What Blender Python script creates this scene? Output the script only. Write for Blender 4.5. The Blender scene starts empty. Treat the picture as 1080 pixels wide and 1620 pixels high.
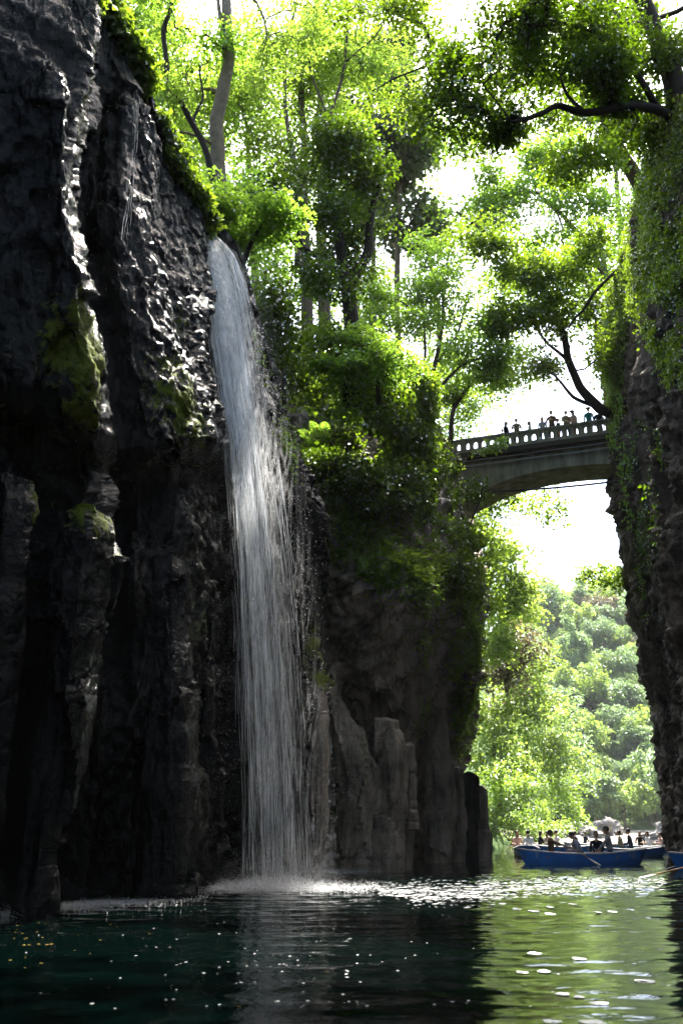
import bpy, math, random
import numpy as np
from mathutils import Vector, Matrix
R = math.radians
rng = np.random.default_rng(7)
random.seed(7)
C = bpy.context.scene.collection
scene = bpy.context.scene

# ------------------------------------------------------------------ camera
CAM_H, PITCH, F = 1.1, 18.78, 1500.0
cd = bpy.data.cameras.new('camera'); cam = bpy.data.objects.new('camera', cd); C.objects.link(cam)
cam.location = (0, 0, CAM_H); cam.rotation_euler = (R(90 + PITCH), 0, 0)
cd.sensor_fit = 'VERTICAL'; cd.sensor_height = 36; cd.lens = 36 * F / 1620
cd.clip_start = 0.1; cd.clip_end = 3000
cd.dof.use_dof = True; cd.dof.focus_distance = 21.0; cd.dof.aperture_fstop = 2.0
scene.camera = cam
HAZE = 0.00015

# ------------------------------------------------------------------ sky, sun, exposure
SUN = Vector((0.11, 0.39, 0.91)).normalized()
world = bpy.data.worlds.new('World'); scene.world = world; world.use_nodes = True
wn = world.node_tree; wn.nodes.clear()
sky = wn.nodes.new('ShaderNodeTexSky'); sky.sky_type = 'NISHITA'; sky.sun_disc = False
sky.sun_elevation = math.asin(SUN.z); sky.sun_rotation = math.atan2(SUN.x, SUN.y)
sky.air_density = 1.0; sky.dust_density = 4.0; sky.ozone_density = 1.0
bg = wn.nodes.new('ShaderNodeBackground'); bg.inputs[1].default_value = 0.15
wo = wn.nodes.new('ShaderNodeOutputWorld')
wn.links.new(sky.outputs[0], bg.inputs[0]); wn.links.new(bg.outputs[0], wo.inputs[0])
sd = bpy.data.lights.new('sun', 'SUN'); sd.energy = 4.2; sd.angle = R(0.5); sd.color = (1.0, 0.95, 0.86)
so = bpy.data.objects.new('sun', sd); C.objects.link(so)
so.rotation_euler = SUN.to_track_quat('Z', 'Y').to_euler(); so.location = (20, 20, 60)
scene.view_settings.view_transform = 'Standard'; scene.view_settings.look = 'None'
scene.view_settings.exposure = 2.55; scene.view_settings.gamma = 1.0
scene.render.engine = 'CYCLES'
cy = scene.cycles
cy.max_bounces = 8; cy.diffuse_bounces = 3; cy.glossy_bounces = 3; cy.transmission_bounces = 4
cy.transparent_max_bounces = 24; cy.volume_bounces = 0; cy.caustics_reflective = False; cy.caustics_refractive = False
cy.use_denoising = True; cy.sample_clamp_indirect = 6.0; cy.use_adaptive_sampling = True

# ------------------------------------------------------------------ pixel <-> world
_c, _s = math.cos(R(PITCH)), math.sin(R(PITCH))
def P(px, py, Y):
    u = (px - 540) / F; v = (810 - py) / F
    t = Y / (_c - v * _s)
    return Vector((u * t, Y, CAM_H + (_s + v * _c) * t))
def W(px, py, z=0.0):
    u = (px - 540) / F; v = (810 - py) / F
    t = (z - CAM_H) / (_s + v * _c)
    return Vector((u * t, t * (_c - v * _s), z))
def pxm(Y): return F / Y          # pixels per metre, roughly

# ------------------------------------------------------------------ noise in numpy
def _h(ix, iy, iz, seed):
    n = (ix.astype(np.int64) * 374761393 + iy.astype(np.int64) * 668265263 + iz.astype(np.int64) * 2147483647 + seed * 974634777) & 0xFFFFFFFF
    n = ((n ^ (n >> 13)) * 1274126177) & 0xFFFFFFFF
    n = ((n ^ (n >> 16)) * 2246822519) & 0xFFFFFFFF
    return ((n ^ (n >> 15)) & 0xFFFFFF) / float(0xFFFFFF)
def vnoise(p, seed=0):
    i = np.floor(p); f = p - i; f = f * f * f * (f * (f * 6 - 15) + 10)
    x, y, z = i[:, 0], i[:, 1], i[:, 2]; r = 0
    for a in (0, 1):
        for b in (0, 1):
            for c in (0, 1):
                w = (f[:, 0] if a else 1 - f[:, 0]) * (f[:, 1] if b else 1 - f[:, 1]) * (f[:, 2] if c else 1 - f[:, 2])
                r = r + w * _h(x + a, y + b, z + c, seed)
    return r * 2 - 1
def fbm(p, oct=4, seed=0, ridge=False):
    r = 0; a = 1; t = 0
    for o in range(oct):
        n = vnoise(p * (2.03 ** o) + o * 17.3, seed + o)
        if ridge: n = 1 - 2 * np.abs(n)
        r = r + a * n; t += a; a *= 0.5
    return r / t
def worley(p, seed=0):
    i = np.floor(p); d1 = np.full(len(p), 9.0); d2 = np.full(len(p), 9.0); cid = np.zeros(len(p))
    for a in (-1, 0, 1):
        for b in (-1, 0, 1):
            for c in (-1, 0, 1):
                q = i + np.array([a, b, c])
                o = np.stack([_h(q[:, 0], q[:, 1], q[:, 2], seed + k) for k in (11, 12, 13)], 1)
                d = np.linalg.norm(q + o - p, axis=1); idn = _h(q[:, 0], q[:, 1], q[:, 2], seed + 14)
                m = d < d1
                d2 = np.where(m, d1, np.minimum(d2, d)); cid = np.where(m, idn, cid); d1 = np.where(m, d, d1)
    return d1, d2, cid

def facets(p, seed=0):
    """random tilted planes, one per cell: the broken faces of jointed rock"""
    i = np.floor(p); d1 = np.full(len(p), 9.0); best = np.zeros((len(p), 3)); g = np.zeros((len(p), 3)); lv = np.zeros(len(p))
    for a in (-1, 0, 1):
        for b in (-1, 0, 1):
            for c in (-1, 0, 1):
                q = i + np.array([a, b, c]); h = [_h(q[:, 0], q[:, 1], q[:, 2], seed + k) for k in range(21, 28)]
                v = p - (q + np.stack(h[:3], 1)); d = np.linalg.norm(v, axis=1); m = d < d1
                d1 = np.where(m, d, d1); best = np.where(m[:, None], v, best); g = np.where(m[:, None], np.stack(h[3:6], 1) * 2 - 1, g); lv = np.where(m, h[6] - .5, lv)
    return np.sum(best * g, 1) + .5 * lv
# ------------------------------------------------------------------ object helpers
def npmesh(name, V, faces, tone=None, smooth=True, moss=None):
    """V (n,3); faces (m,k) all of one size k."""
    V = np.ascontiguousarray(V, dtype=np.float32); faces = np.ascontiguousarray(faces, dtype=np.int32)
    me = bpy.data.meshes.new(name); k = faces.shape[1]
    me.vertices.add(len(V)); me.vertices.foreach_set('co', V.ravel())
    me.loops.add(faces.size); me.loops.foreach_set('vertex_index', faces.ravel())
    me.polygons.add(len(faces)); me.polygons.foreach_set('loop_start', np.arange(0, faces.size, k, dtype=np.int32))
    me.polygons.foreach_set('use_smooth', np.full(len(faces), smooth))
    for nm, arr in (('tone', tone), ('moss', moss)):
        if arr is not None:
            at = me.attributes.new(nm, 'FLOAT', 'POINT'); at.data.foreach_set('value', np.ascontiguousarray(arr, dtype=np.float32))
    me.update(calc_edges=True); me.validate()
    return me
def link(name, me, mat=None, parent=None):
    o = bpy.data.objects.new(name, me); C.objects.link(o)
    if mat is not None and me is not None:
        for m in (mat if isinstance(mat, (list, tuple)) else [mat]): me.materials.append(m)
    if parent is not None: o.parent = parent
    return o
def tag(o, label=None, cat=None, group=None, kind=None):
    if label: o['label'] = label
    if cat: o['category'] = cat
    if group: o['group'] = group
    if kind: o['kind'] = kind
    return o
def thing(name, loc, label, cat, group=None, rz=0):
    o = bpy.data.objects.new(name, None); C.objects.link(o); o.location = loc; o.rotation_euler = (0, 0, rz)
    o.empty_display_size = 0.3
    return tag(o, label, cat, group)
def dup(root, loc, rz=0, scale=1.0, label=None, group=None):
    r = root.copy(); C.objects.link(r); r.location = loc; r.rotation_euler = (0, 0, rz); r.scale = (scale,) * 3 if not hasattr(scale, '__len__') else scale
    if label: r['label'] = label
    if group: r['group'] = group
    for ch in list(root.children):
        c = ch.copy(); C.objects.link(c); c.parent = r
        for g in ch.children:
            d = g.copy(); C.objects.link(d); d.parent = c
    return r

class MB:
    """collects polygons, then links them as one mesh"""
    def __init__(s): s.v = []; s.f = []; s.m = []
    def add(s, V, Fs, mi=0):
        b = len(s.v); s.v += [tuple(x) for x in V]; s.f += [tuple(i + b for i in f) for f in Fs]; s.m += [mi] * len(Fs); return s
    def box(s, c, d, rz=0, mi=0):
        x, y, z = d[0] / 2, d[1] / 2, d[2] / 2; ca, sa = math.cos(rz), math.sin(rz)
        V = [(c[0] + a * x * ca - b * y * sa, c[1] + a * x * sa + b * y * ca, c[2] + e * z) for e in (-1, 1) for a, b in ((-1, -1), (1, -1), (1, 1), (-1, 1))]
        return s.add(V, [(3, 2, 1, 0), (4, 5, 6, 7), (0, 1, 5, 4), (1, 2, 6, 5), (2, 3, 7, 6), (3, 0, 4, 7)], mi)
    def tube(s, pts, rad, n=6, cap=True, mi=0):
        pts = [Vector(p) for p in pts]
        if not hasattr(rad, '__len__'): rad = [rad] * len(pts)
        up = None; rings = []
        for i, p in enumerate(pts):
            t = (pts[min(i + 1, len(pts) - 1)] - pts[max(i - 1, 0)])
            t = t.normalized() if t.length > 1e-9 else Vector((0, 0, 1))
            if up is None: up = t.orthogonal().normalized()
            else:
                up = up - t * up.dot(t); up = up.normalized() if up.length > 1e-6 else t.orthogonal().normalized()
            w = t.cross(up)
            rings.append([p + (up * math.cos(2 * math.pi * k / n) + w * math.sin(2 * math.pi * k / n)) * rad[i] for k in range(n)])
        V = [v for r in rings for v in r]; Fs = []
        for i in range(len(pts) - 1):
            for k in range(n):
                k2 = (k + 1) % n; Fs.append((i * n + k, i * n + k2, (i + 1) * n + k2, (i + 1) * n + k))
        if cap: Fs += [tuple(range(n))[::-1], tuple((len(pts) - 1) * n + k for k in range(n))]
        return s.add(V, Fs, mi)
    def build(s, name, mat, parent=None, smooth=False, org=None):
        me = bpy.data.meshes.new(name); V = s.v
        if org is not None: V = [(a - org[0], b - org[1], c - org[2]) for a, b, c in V]
        me.from_pydata(V, [], s.f); me.polygons.foreach_set('material_index', s.m)
        me.polygons.foreach_set('use_smooth', [smooth] * len(s.f)); me.update()
        return link(name, me, mat, parent)

# ------------------------------------------------------------------ materials
def newmat(name):
    m = bpy.data.materials.new(name); m.use_nodes = True; nt = m.node_tree; nt.nodes.clear()
    return m, nt, nt.nodes, nt.links
def N(nt, typ, **kw):
    n = nt.nodes.new(typ)
    for k, v in kw.items():
        if isinstance(k, str) and k.startswith('_'): n.inputs[k[1:]].default_value = v
        else: setattr(n, k, v)
    return n
def simple(name, col, rough=0.6, spec=0.5, metal=0.0, var=0.12, scale=6.0, bump=0.0):
    m, nt, ns, L = newmat(name)
    p = N(nt, 'ShaderNodeBsdfPrincipled'); o = N(nt, 'ShaderNodeOutputMaterial'); L.new(p.outputs[0], o.inputs[0])
    tc = N(nt, 'ShaderNodeTexCoord'); nz = N(nt, 'ShaderNodeTexNoise'); nz.inputs['Scale'].default_value = scale; nz.inputs['Detail'].default_value = 5
    L.new(tc.outputs['Object'], nz.inputs['Vector'])
    mx = N(nt, 'ShaderNodeMixRGB'); mx.inputs[1].default_value = (*[c * (1 - var * 2) for c in col], 1); mx.inputs[2].default_value = (*[min(1, c * (1 + var * 1.5)) for c in col], 1)
    L.new(nz.outputs[0], mx.inputs[0]); L.new(mx.outputs[0], p.inputs['Base Color'])
    p.inputs['Roughness'].default_value = rough; p.inputs['Specular IOR Level'].default_value = spec; p.inputs['Metallic'].default_value = metal
    if bump:
        b = N(nt, 'ShaderNodeBump'); b.inputs['Strength'].default_value = bump; b.inputs['Distance'].default_value = 0.02
        L.new(nz.outputs[0], b.inputs['Height']); L.new(b.outputs[0], p.inputs['Normal'])
    return m
def leafmat(name, dark, light, trans, tfac=0.55, gloss=0.12, rough=0.35):
    """dark/light = reflected leaf colour over 'tone'; trans = light passed through the leaf"""
    m, nt, ns, L = newmat(name)
    at = N(nt, 'ShaderNodeAttribute', attribute_name='tone')
    c1 = N(nt, 'ShaderNodeMixRGB'); c1.inputs[1].default_value = (*dark, 1); c1.inputs[2].default_value = (*light, 1); L.new(at.outputs['Fac'], c1.inputs[0])
    c2 = N(nt, 'ShaderNodeMixRGB'); c2.inputs[1].default_value = (*[t * 0.55 for t in trans], 1); c2.inputs[2].default_value = (*trans, 1); L.new(at.outputs['Fac'], c2.inputs[0])
    d = N(nt, 'ShaderNodeBsdfDiffuse'); t = N(nt, 'ShaderNodeBsdfTranslucent'); g = N(nt, 'ShaderNodeBsdfGlossy'); g.inputs['Roughness'].default_value = rough
    g.inputs['Color'].default_value = (0.8, 0.85, 0.8, 1)
    L.new(c1.outputs[0], d.inputs[0]); L.new(c2.outputs[0], t.inputs[0])
    a = N(nt, 'ShaderNodeMixShader'); a.inputs[0].default_value = tfac; L.new(d.outputs[0], a.inputs[1]); L.new(t.outputs[0], a.inputs[2])
    fr = N(nt, 'ShaderNodeFresnel'); fr.inputs[0].default_value = 1.4
    ml = N(nt, 'ShaderNodeMath', operation='MULTIPLY_ADD'); ml.inputs[1].default_value = gloss * 4; ml.inputs[2].default_value = 0.01; L.new(fr.outputs[0], ml.inputs[0])
    b = N(nt, 'ShaderNodeMixShader'); L.new(ml.outputs[0], b.inputs[0]); L.new(a.outputs[0], b.inputs[1]); L.new(g.outputs[0], b.inputs[2])
    o = N(nt, 'ShaderNodeOutputMaterial'); L.new(b.outputs[0], o.inputs[0])
    return m
def rockmat(name, c_lo, c_hi, mosscol, r_lo, r_hi, bump=0.9, scale=1.0, spec=0.5, streak=0.35):
    m, nt, ns, L = newmat(name)
    p = N(nt, 'ShaderNodeBsdfPrincipled'); o = N(nt, 'ShaderNodeOutputMaterial'); L.new(p.outputs[0], o.inputs[0])
    tc = N(nt, 'ShaderNodeTexCoord')
    mp = N(nt, 'ShaderNodeMapping'); mp.inputs['Scale'].default_value = (1, 1, streak); L.new(tc.outputs['Object'], mp.inputs[0])
    n1 = N(nt, 'ShaderNodeTexNoise'); n1.inputs['Scale'].default_value = 1.3 * scale; n1.inputs['Detail'].default_value = 9; n1.inputs['Roughness'].default_value = 0.65
    L.new(mp.outputs[0], n1.inputs['Vector'])
    n2 = N(nt, 'ShaderNodeTexNoise'); n2.inputs['Scale'].default_value = 7 * scale; n2.inputs['Detail'].default_value = 8; n2.inputs['Roughness'].default_value = 0.6; n2.inputs['Distortion'].default_value = 0.8
    L.new(tc.outputs['Object'], n2.inputs['Vector'])
    vo = N(nt, 'ShaderNodeTexVoronoi', feature='F1'); vo.inputs['Scale'].default_value = 5.0 * scale; L.new(mp.outputs[0], vo.inputs['Vector'])
    cr = N(nt, 'ShaderNodeValToRGB'); cr.color_ramp.elements[0].position = 0.35; cr.color_ramp.elements[0].color = (*c_lo, 1); cr.color_ramp.elements[1].position = 0.68; cr.color_ramp.elements[1].color = (*c_hi, 1)
    L.new(n1.outputs[0], cr.inputs[0])
    at = N(nt, 'ShaderNodeAttribute', attribute_name='moss')
    mr = N(nt, 'ShaderNodeMath', operation='ADD'); L.new(at.outputs['Fac'], mr.inputs[0]); 
    nsub = N(nt, 'ShaderNodeMath', operation='MULTIPLY_ADD'); nsub.inputs[1].default_value = 1.6; nsub.inputs[2].default_value = -0.8; L.new(n2.outputs[0], nsub.inputs[0]); L.new(nsub.outputs[0], mr.inputs[1])
    mc = N(nt, 'ShaderNodeMapRange'); mc.inputs['From Min'].default_value = 0.42; mc.inputs['From Max'].default_value = 0.62; L.new(mr.outputs[0], mc.inputs['Value'])
    mx = N(nt, 'ShaderNodeMixRGB'); L.new(mc.outputs[0], mx.inputs[0]); L.new(cr.outputs[0], mx.inputs[1])
    mcol = N(nt, 'ShaderNodeMixRGB'); mcol.inputs[1].default_value = (*[c * 0.35 for c in mosscol], 1); mcol.inputs[2].default_value = (*mosscol, 1); L.new(n2.outputs[0], mcol.inputs[0]); L.new(mcol.outputs[0], mx.inputs[2])
    L.new(mx.outputs[0], p.inputs['Base Color'])
    rr = N(nt, 'ShaderNodeMapRange'); rr.inputs['From Min'].default_value = 0.35; rr.inputs['From Max'].default_value = 0.65; rr.inputs['To Min'].default_value = r_lo; rr.inputs['To Max'].default_value = r_hi; L.new(n2.outputs[0], rr.inputs['Value'])
    rm = N(nt, 'ShaderNodeMix'); rm.data_type = 'FLOAT'; L.new(mc.outputs[0], rm.inputs[0]); L.new(rr.outputs[0], rm.inputs[2]); rm.inputs[3].default_value = 0.85
    L.new(rm.outputs[0], p.inputs['Roughness']); p.inputs['Specular IOR Level'].default_value = spec
    b1 = N(nt, 'ShaderNodeBump'); b1.inputs['Strength'].default_value = bump; b1.inputs['Distance'].default_value = 0.07 / scale; L.new(vo.outputs['Distance'], b1.inputs['Height'])
    b2 = N(nt, 'ShaderNodeBump'); b2.inputs['Strength'].default_value = bump; b2.inputs['Distance'].default_value = 0.08 / scale; L.new(n2.outputs[0], b2.inputs['Height']); L.new(b1.outputs[0], b2.inputs['Normal'])
    n3 = N(nt, 'ShaderNodeTexNoise'); n3.inputs['Scale'].default_value = 28 * scale; n3.inputs['Detail'].default_value = 4; L.new(tc.outputs['Object'], n3.inputs['Vector'])
    b3 = N(nt, 'ShaderNodeBump'); b3.inputs['Strength'].default_value = bump * 0.7; b3.inputs['Distance'].default_value = 0.02 / scale; L.new(n3.outputs[0], b3.inputs['Height']); L.new(b2.outputs[0], b3.inputs['Normal'])
    L.new(b3.outputs[0], p.inputs['Normal'])
    return m
M = {}
MOSS = (0.13, 0.165, 0.010)
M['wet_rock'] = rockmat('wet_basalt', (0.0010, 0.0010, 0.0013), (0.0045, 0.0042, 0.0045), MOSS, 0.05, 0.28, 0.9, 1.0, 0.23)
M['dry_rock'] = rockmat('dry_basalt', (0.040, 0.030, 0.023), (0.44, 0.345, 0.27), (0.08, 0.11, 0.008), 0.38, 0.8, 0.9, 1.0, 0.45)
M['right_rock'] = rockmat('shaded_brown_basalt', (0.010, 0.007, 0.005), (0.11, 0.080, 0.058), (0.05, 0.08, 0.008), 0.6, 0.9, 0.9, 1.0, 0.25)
M['pale_rock'] = rockmat('pale_boulder', (0.10, 0.09, 0.08), (0.24, 0.22, 0.20), (0.2, 0.2, 0.08), 0.7, 0.95, 0.6, 0.7, 0.3, 1.0)
M['soil'] = rockmat('forest_soil', (0.02, 0.016, 0.010), (0.07, 0.06, 0.03), (0.05, 0.09, 0.01), 0.8, 0.95, 0.8, 0.6, 0.2, 1.0)
M['hill'] = rockmat('hill_ground', (0.03, 0.06, 0.015), (0.08, 0.13, 0.03), (0.05, 0.09, 0.01), 0.8, 0.95, 0.8, 0.15, 0.2, 1.0)
M['beach'] = rockmat('pale_gravel', (0.20, 0.17, 0.13), (0.36, 0.31, 0.24), (0.15, 0.2, 0.05), 0.8, 0.95, 0.6, 0.6, 0.2, 1.0)
M['bark_dark'] = simple('dark_bark', (0.030, 0.024, 0.018), 0.9, 0.2, var=0.3, scale=9, bump=0.8)
M['bark_pale'] = simple('pale_bark', (0.20, 0.16, 0.11), 0.85, 0.2, var=0.35, scale=5, bump=0.6)
M['bark_mid'] = simple('brown_bark', (0.085, 0.065, 0.042), 0.9, 0.2, var=0.3, scale=7, bump=0.8)
M['maple'] = leafmat('maple_leaf', (0.05, 0.12, 0.008), (0.10, 0.19, 0.012), (0.36, 0.60, 0.05), 0.6, 0.05, 0.5)
M['lime'] = leafmat('lime_leaf', (0.07, 0.13, 0.012), (0.14, 0.20, 0.015), (0.42, 0.63, 0.06), 0.6, 0.05, 0.5)
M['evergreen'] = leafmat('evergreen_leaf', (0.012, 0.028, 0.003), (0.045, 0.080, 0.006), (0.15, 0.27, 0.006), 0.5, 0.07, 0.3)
M['midgreen'] = leafmat('mid_green_leaf', (0.028, 0.058, 0.004), (0.075, 0.12, 0.008), (0.27, 0.42, 0.02), 0.55, 0.05, 0.35)
M['pine'] = leafmat('pine_needle', (0.03, 0.05, 0.02), (0.07, 0.09, 0.035), (0.14, 0.20, 0.05), 0.35, 0.05, 0.5)
M['hillleaf'] = leafmat('hill_leaf', (0.07, 0.13, 0.05), (0.15, 0.23, 0.08), (0.33, 0.50, 0.15), 0.45, 0.04, 0.5)  # valley haze is partly put into this leaf colour
M['hillpale'] = leafmat('hill_pale_leaf', (0.12, 0.19, 0.04), (0.22, 0.31, 0.08), (0.50, 0.68, 0.09), 0.45, 0.04, 0.5)  # paled so the hillside's haze whitening sits in the leaf colour
M['hillbrown'] = leafmat('hill_brown_leaf', (0.12, 0.09, 0.04), (0.19, 0.15, 0.07), (0.25, 0.20, 0.08), 0.4, 0.04, 0.5)
M['concrete'] = rockmat('weathered_concrete', (0.13, 0.125, 0.10), (0.37, 0.35, 0.29), (0.07, 0.09, 0.02), 0.8, 0.95, 0.25, 1.4, 0.2, 0.2)
M['dark_concrete'] = simple('dark_concrete', (0.06, 0.053, 0.045), 0.9, 0.2, var=0.35, scale=1.2, bump=0.4)
M['steel'] = simple('grey_pipe_paint', (0.30, 0.31, 0.33), 0.5, 0.4)
M['cable'] = simple('black_cable', (0.02, 0.02, 0.022), 0.6, 0.3)
M['blue'] = simple('blue_hull_paint', (0.04, 0.26, 0.80), 0.35, 0.5, var=0.2, scale=3)
M['teal'] = simple('teal_inner_paint', (0.02, 0.14, 0.20), 0.5, 0.4, var=0.2, scale=4)
M['rim'] = simple('pale_rim_paint', (0.52, 0.52, 0.54), 0.5, 0.4)
M['number'] = simple('white_number_paint', (0.5, 0.55, 0.62), 0.6, 0.3, var=0.25, scale=30)
M['wood'] = simple('oar_wood', (0.36, 0.22, 0.10), 0.55, 0.4, var=0.2, scale=12)
M['blade'] = simple('grey_oar_blade', (0.50, 0.48, 0.50), 0.5, 0.4)
M['skin'] = simple('skin', (0.42, 0.25, 0.17), 0.55, 0.35, var=0.05)
M['hair'] = simple('black_hair', (0.012, 0.010, 0.010), 0.5, 0.4)
def cloth(name, c): return simple(name, c, 0.85, 0.2, var=0.15, scale=12, bump=0.3)

# ------------------------------------------------------------------ cliffs from control nets
def catmull(A, n, axis):
    A = np.moveaxis(A, axis, 0); K = len(A)
    if not hasattr(n, '__len__'): n = [n] * (K - 1)
    out = []
    for i in range(K - 1):
        p0, p1, p2, p3 = A[max(i - 1, 0)], A[i], A[i + 1], A[min(i + 2, K - 1)]
        t = np.arange(n[i]) / n[i]
        for tt in t:
            cr = 0.5 * ((2 * p1) + (-p0 + p2) * tt + (2 * p0 - 5 * p1 + 4 * p2 - p3) * tt ** 2 + (-p0 + 3 * p1 - 3 * p2 + p3) * tt ** 3)
            ln = p1 * (1 - tt) + p2 * tt
            out.append(cr * 0.55 + ln * 0.45)
    out.append(A[-1])
    return np.moveaxis(np.array(out), 0, axis)
def net(cols, back, far, nu, nv):
    """cols: list of columns of (px,py,depth) rim..., last one (px,py) at the waterline"""
    G = []
    for c in cols:
        pts = [P(*q) for q in c[:-1]]
        w = W(*c[-1]); rim = pts[0]
        G.append([list(rim + Vector(far)), list(rim + Vector(back))] + [list(p) for p in pts] + [list(w), [w.x, w.y, -2.5]])
    G = np.array(G)                            # cols x rows x 3
    return catmull(catmull(G, nu, 0), nv, 1)
def grid_normals(G):
    du = np.gradient(G, axis=0); dv = np.gradient(G, axis=1)
    n = np.cross(du, dv); return n / (np.linalg.norm(n, axis=2, keepdims=True) + 1e-9)
def grid_faces(a, b):
    i = np.arange(a * b).reshape(a, b)
    return np.stack([i[:-1, :-1].ravel(), i[1:, :-1].ravel(), i[1:, 1:].ravel(), i[:-1, 1:].ravel()], 1)
def cliff(name, cols, back, far, nu, nv, mat, label, cat, seed, amp=(0.45, 0.22, 0.09), flip=1, column=0.25, moss_pts=(), moss_up=0.5, strata=0.0, smooth_rock=False, flute=None, fac=(.2, 1.0)):
    G = net(cols, back, far, nu, nv); nrm = grid_normals(G) * flip
    V = G.reshape(-1, 3); n = nrm.reshape(-1, 3)
    q = V * np.array([1, 1, column])
    wob = np.stack([vnoise(V * 0.5, seed + 50), vnoise(V * 0.5, seed + 51), vnoise(V * 0.5, seed + 52)], 1) * 0.7
    d = amp[0] * fbm(q * 0.45 + wob * 0.4, 4, seed, True)
    w1, w2, cid = worley(q * 0.75 + wob, seed + 3)
    if not smooth_rock:
        d += amp[1] * ((cid - 0.5) * 1.3 + np.clip((w2 - w1) * 2.5, 0, 1) - 0.6)
        w1, w2, cid2 = worley(V * np.array([2.2, 2.2, 1.1]) + wob * 2, seed + 9)
        d += amp[2] * ((cid2 - 0.5) * 1.2 + np.clip((w2 - w1) * 3, 0, 1))
        d += 0.05 * fbm(V * 3.5, 4, seed + 20)
    else:
        d += amp[1] * fbm(V * np.array([1.5, 1.5, 0.7]) + wob, 5, seed + 4, True) + amp[2] * (cid - 0.5) + 0.05 * fbm(V * 4 + wob, 4, seed + 20, True) + 0.02 * fbm(V * 11, 3, seed + 25)
    d += fac[0] * facets(V * np.array([fac[1], fac[1], fac[1] * .6]) + wob * .5, seed + 80) + fac[0] * .42 * facets(V * fac[1] * 2.7 + wob, seed + 90)
    if flute:
        hx = V[:, 0] + V[:, 1] * 0.8; fq = np.stack([hx * flute[1], V[:, 2] * 0.06, hx * 0], 1) + 0.35 * np.stack([vnoise(V * 0.3, seed + 61), 0 * hx, 0 * hx], 1)
        low = np.clip((flute[2] - V[:, 2]) / 3.0, 0.12, 1); fr_ = 1 - np.abs(vnoise(fq, seed + 60)) * 3.2; d += flute[0] * low * np.clip(fr_, -1.2, 0.75) * -1
    if strata:
        tq = V[:, 2] * 1.25 - V[:, 0] * 0.75 - V[:, 1] * 0.3 + 1.8 * vnoise(V * 0.28, seed + 33)
        d += strata * fbm(np.stack([tq * 1.15, V[:, 0] * 0.35, V[:, 1] * 0.35], 1) + wob * 0.25, 4, seed + 31, True)
    V2 = V + n * d[:, None]
    G2 = V2.reshape(G.shape); n2 = (grid_normals(G2) * flip).reshape(-1, 3)
    moss = moss_up * np.clip(n2[:, 2] - 0.15, 0, 1) + 0.25 * fbm(V * 0.35, 3, seed + 70)
    mn = fbm(V2 * np.array([2.4, 2.4, 1.2]), 4, seed + 71) + 0.6 * fbm(V2 * 7, 2, seed + 72)
    for (c, r, s) in moss_pts: moss = np.maximum(moss, 1.35 * s * np.exp(-np.sum((V2 - np.array(c)) ** 2, 1) / (r * r)) * np.clip(0.75 + 0.5 * mn, 0, 1.2))
    f = grid_faces(*G.shape[:2])
    if flip < 0: f = f[:, ::-1]
    o = link(name, npmesh(name, V2, f, moss=np.clip(moss, 0, 1)), mat)
    tag(o, label, cat, kind='structure')
    return G2, grid_normals(G2) * flip

LC = [
 [(-900,-1500,5),(-900,-1000,5),(-900,-400,5),(-900,200,5),(-900,700,5),(-900,1000,5.5),(-900,1200,6),(-900,1500,6.5),(-700,1640)],
 [(-260,-800,10),(-260,-450,10),(-260,-50,10),(-260,250,10),(-260,600,10.5),(-260,760,10),(-260,950,10.5),(-260,1200,11),(-230,1490)],
 [(-10,-330,14),(-20,-150,14),(-25,30,13.3),(-30,300,13.6),(-20,600,14.0),(-10,700,15.0),(-30,800,13.6),(-40,1150,14.2),(-40,1449)],
 [(60,-250,14.5),(62,-90,14.3),(62,90,13.7),(60,300,14.2),(50,600,14.2),(62,730,15.4),(25,830,13.9),(0,1150,14.8),(10,1443)],
 [(100,-180,15),(105,-40,14.7),(105,110,14.1),(98,300,14.0),(100,590,14.4),(95,770,15.8),(75,880,15.7),(45,1150,16.2),(50,1438)],
 [(132,-110,15.4),(150,20,15.0),(138,150,14.7),(118,310,14.4),(165,650,14.8),(155,750,15.9),(163,862,14.3),(115,1130,15.0),(80,1434)],
 [(158,-10,17.6),(178,70,17.5),(150,190,17.6),(130,330,17.4),(180,670,16.9),(182,770,18.0),(178,880,18.0),(150,1130,17.3),(104,1429)],
 [(200,85,18.2),(205,150,17.8),(195,270,17.5),(190,430,17.1),(235,690,16.7),(225,770,18.0),(215,900,17.3),(215,1150,17.2),(190,1423)],
 [(255,215,19.2),(258,270,18.8),(250,380,18.2),(260,500,17.6),(295,695,17.1),(290,770,18.8),(290,945,17.9),(298,1160,18.2),(301,1419)],
 [(298,320,20.4),(302,380,20.0),(312,470,19.3),(325,560,18.8),(345,690,18.3),(345,760,20.4),(335,945,20.6),(325,1160,21.8),(316,1404)],
 [(326,368,21.5),(338,430,21.2),(348,520,20.8),(358,610,20.4),(372,700,20.5),(370,780,21.8),(370,940,22.2),(370,1160,22.8),(370,1400)],
 [(372,400,23.2),(400,470,23.0),(412,540,22.8),(420,640,22.6),(425,720,22.6),(425,800,23.4),(420,940,23.8),(425,1190,23.0),(425,1396)],
 [(408,520,25.6),(430,590,25.2),(442,650,25.0),(455,710,24.8),(465,770,24.9),(470,840,25.3),(470,960,25.3),(472,1160,25.5),(468,1391)],
 [(440,622,28),(462,670,27.4),(482,720,27.0),(502,780,26.8),(520,850,27.0),(512,930,27.4),(503,1000,27.4),(514,1090,27.4),(501,1385)],
 [(430,610,38),(445,680,37),(455,740,36),(465,800,36),(470,870,36),(470,940,36),(470,1010,36),(470,1100,36),(470,1376)],
]
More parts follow.
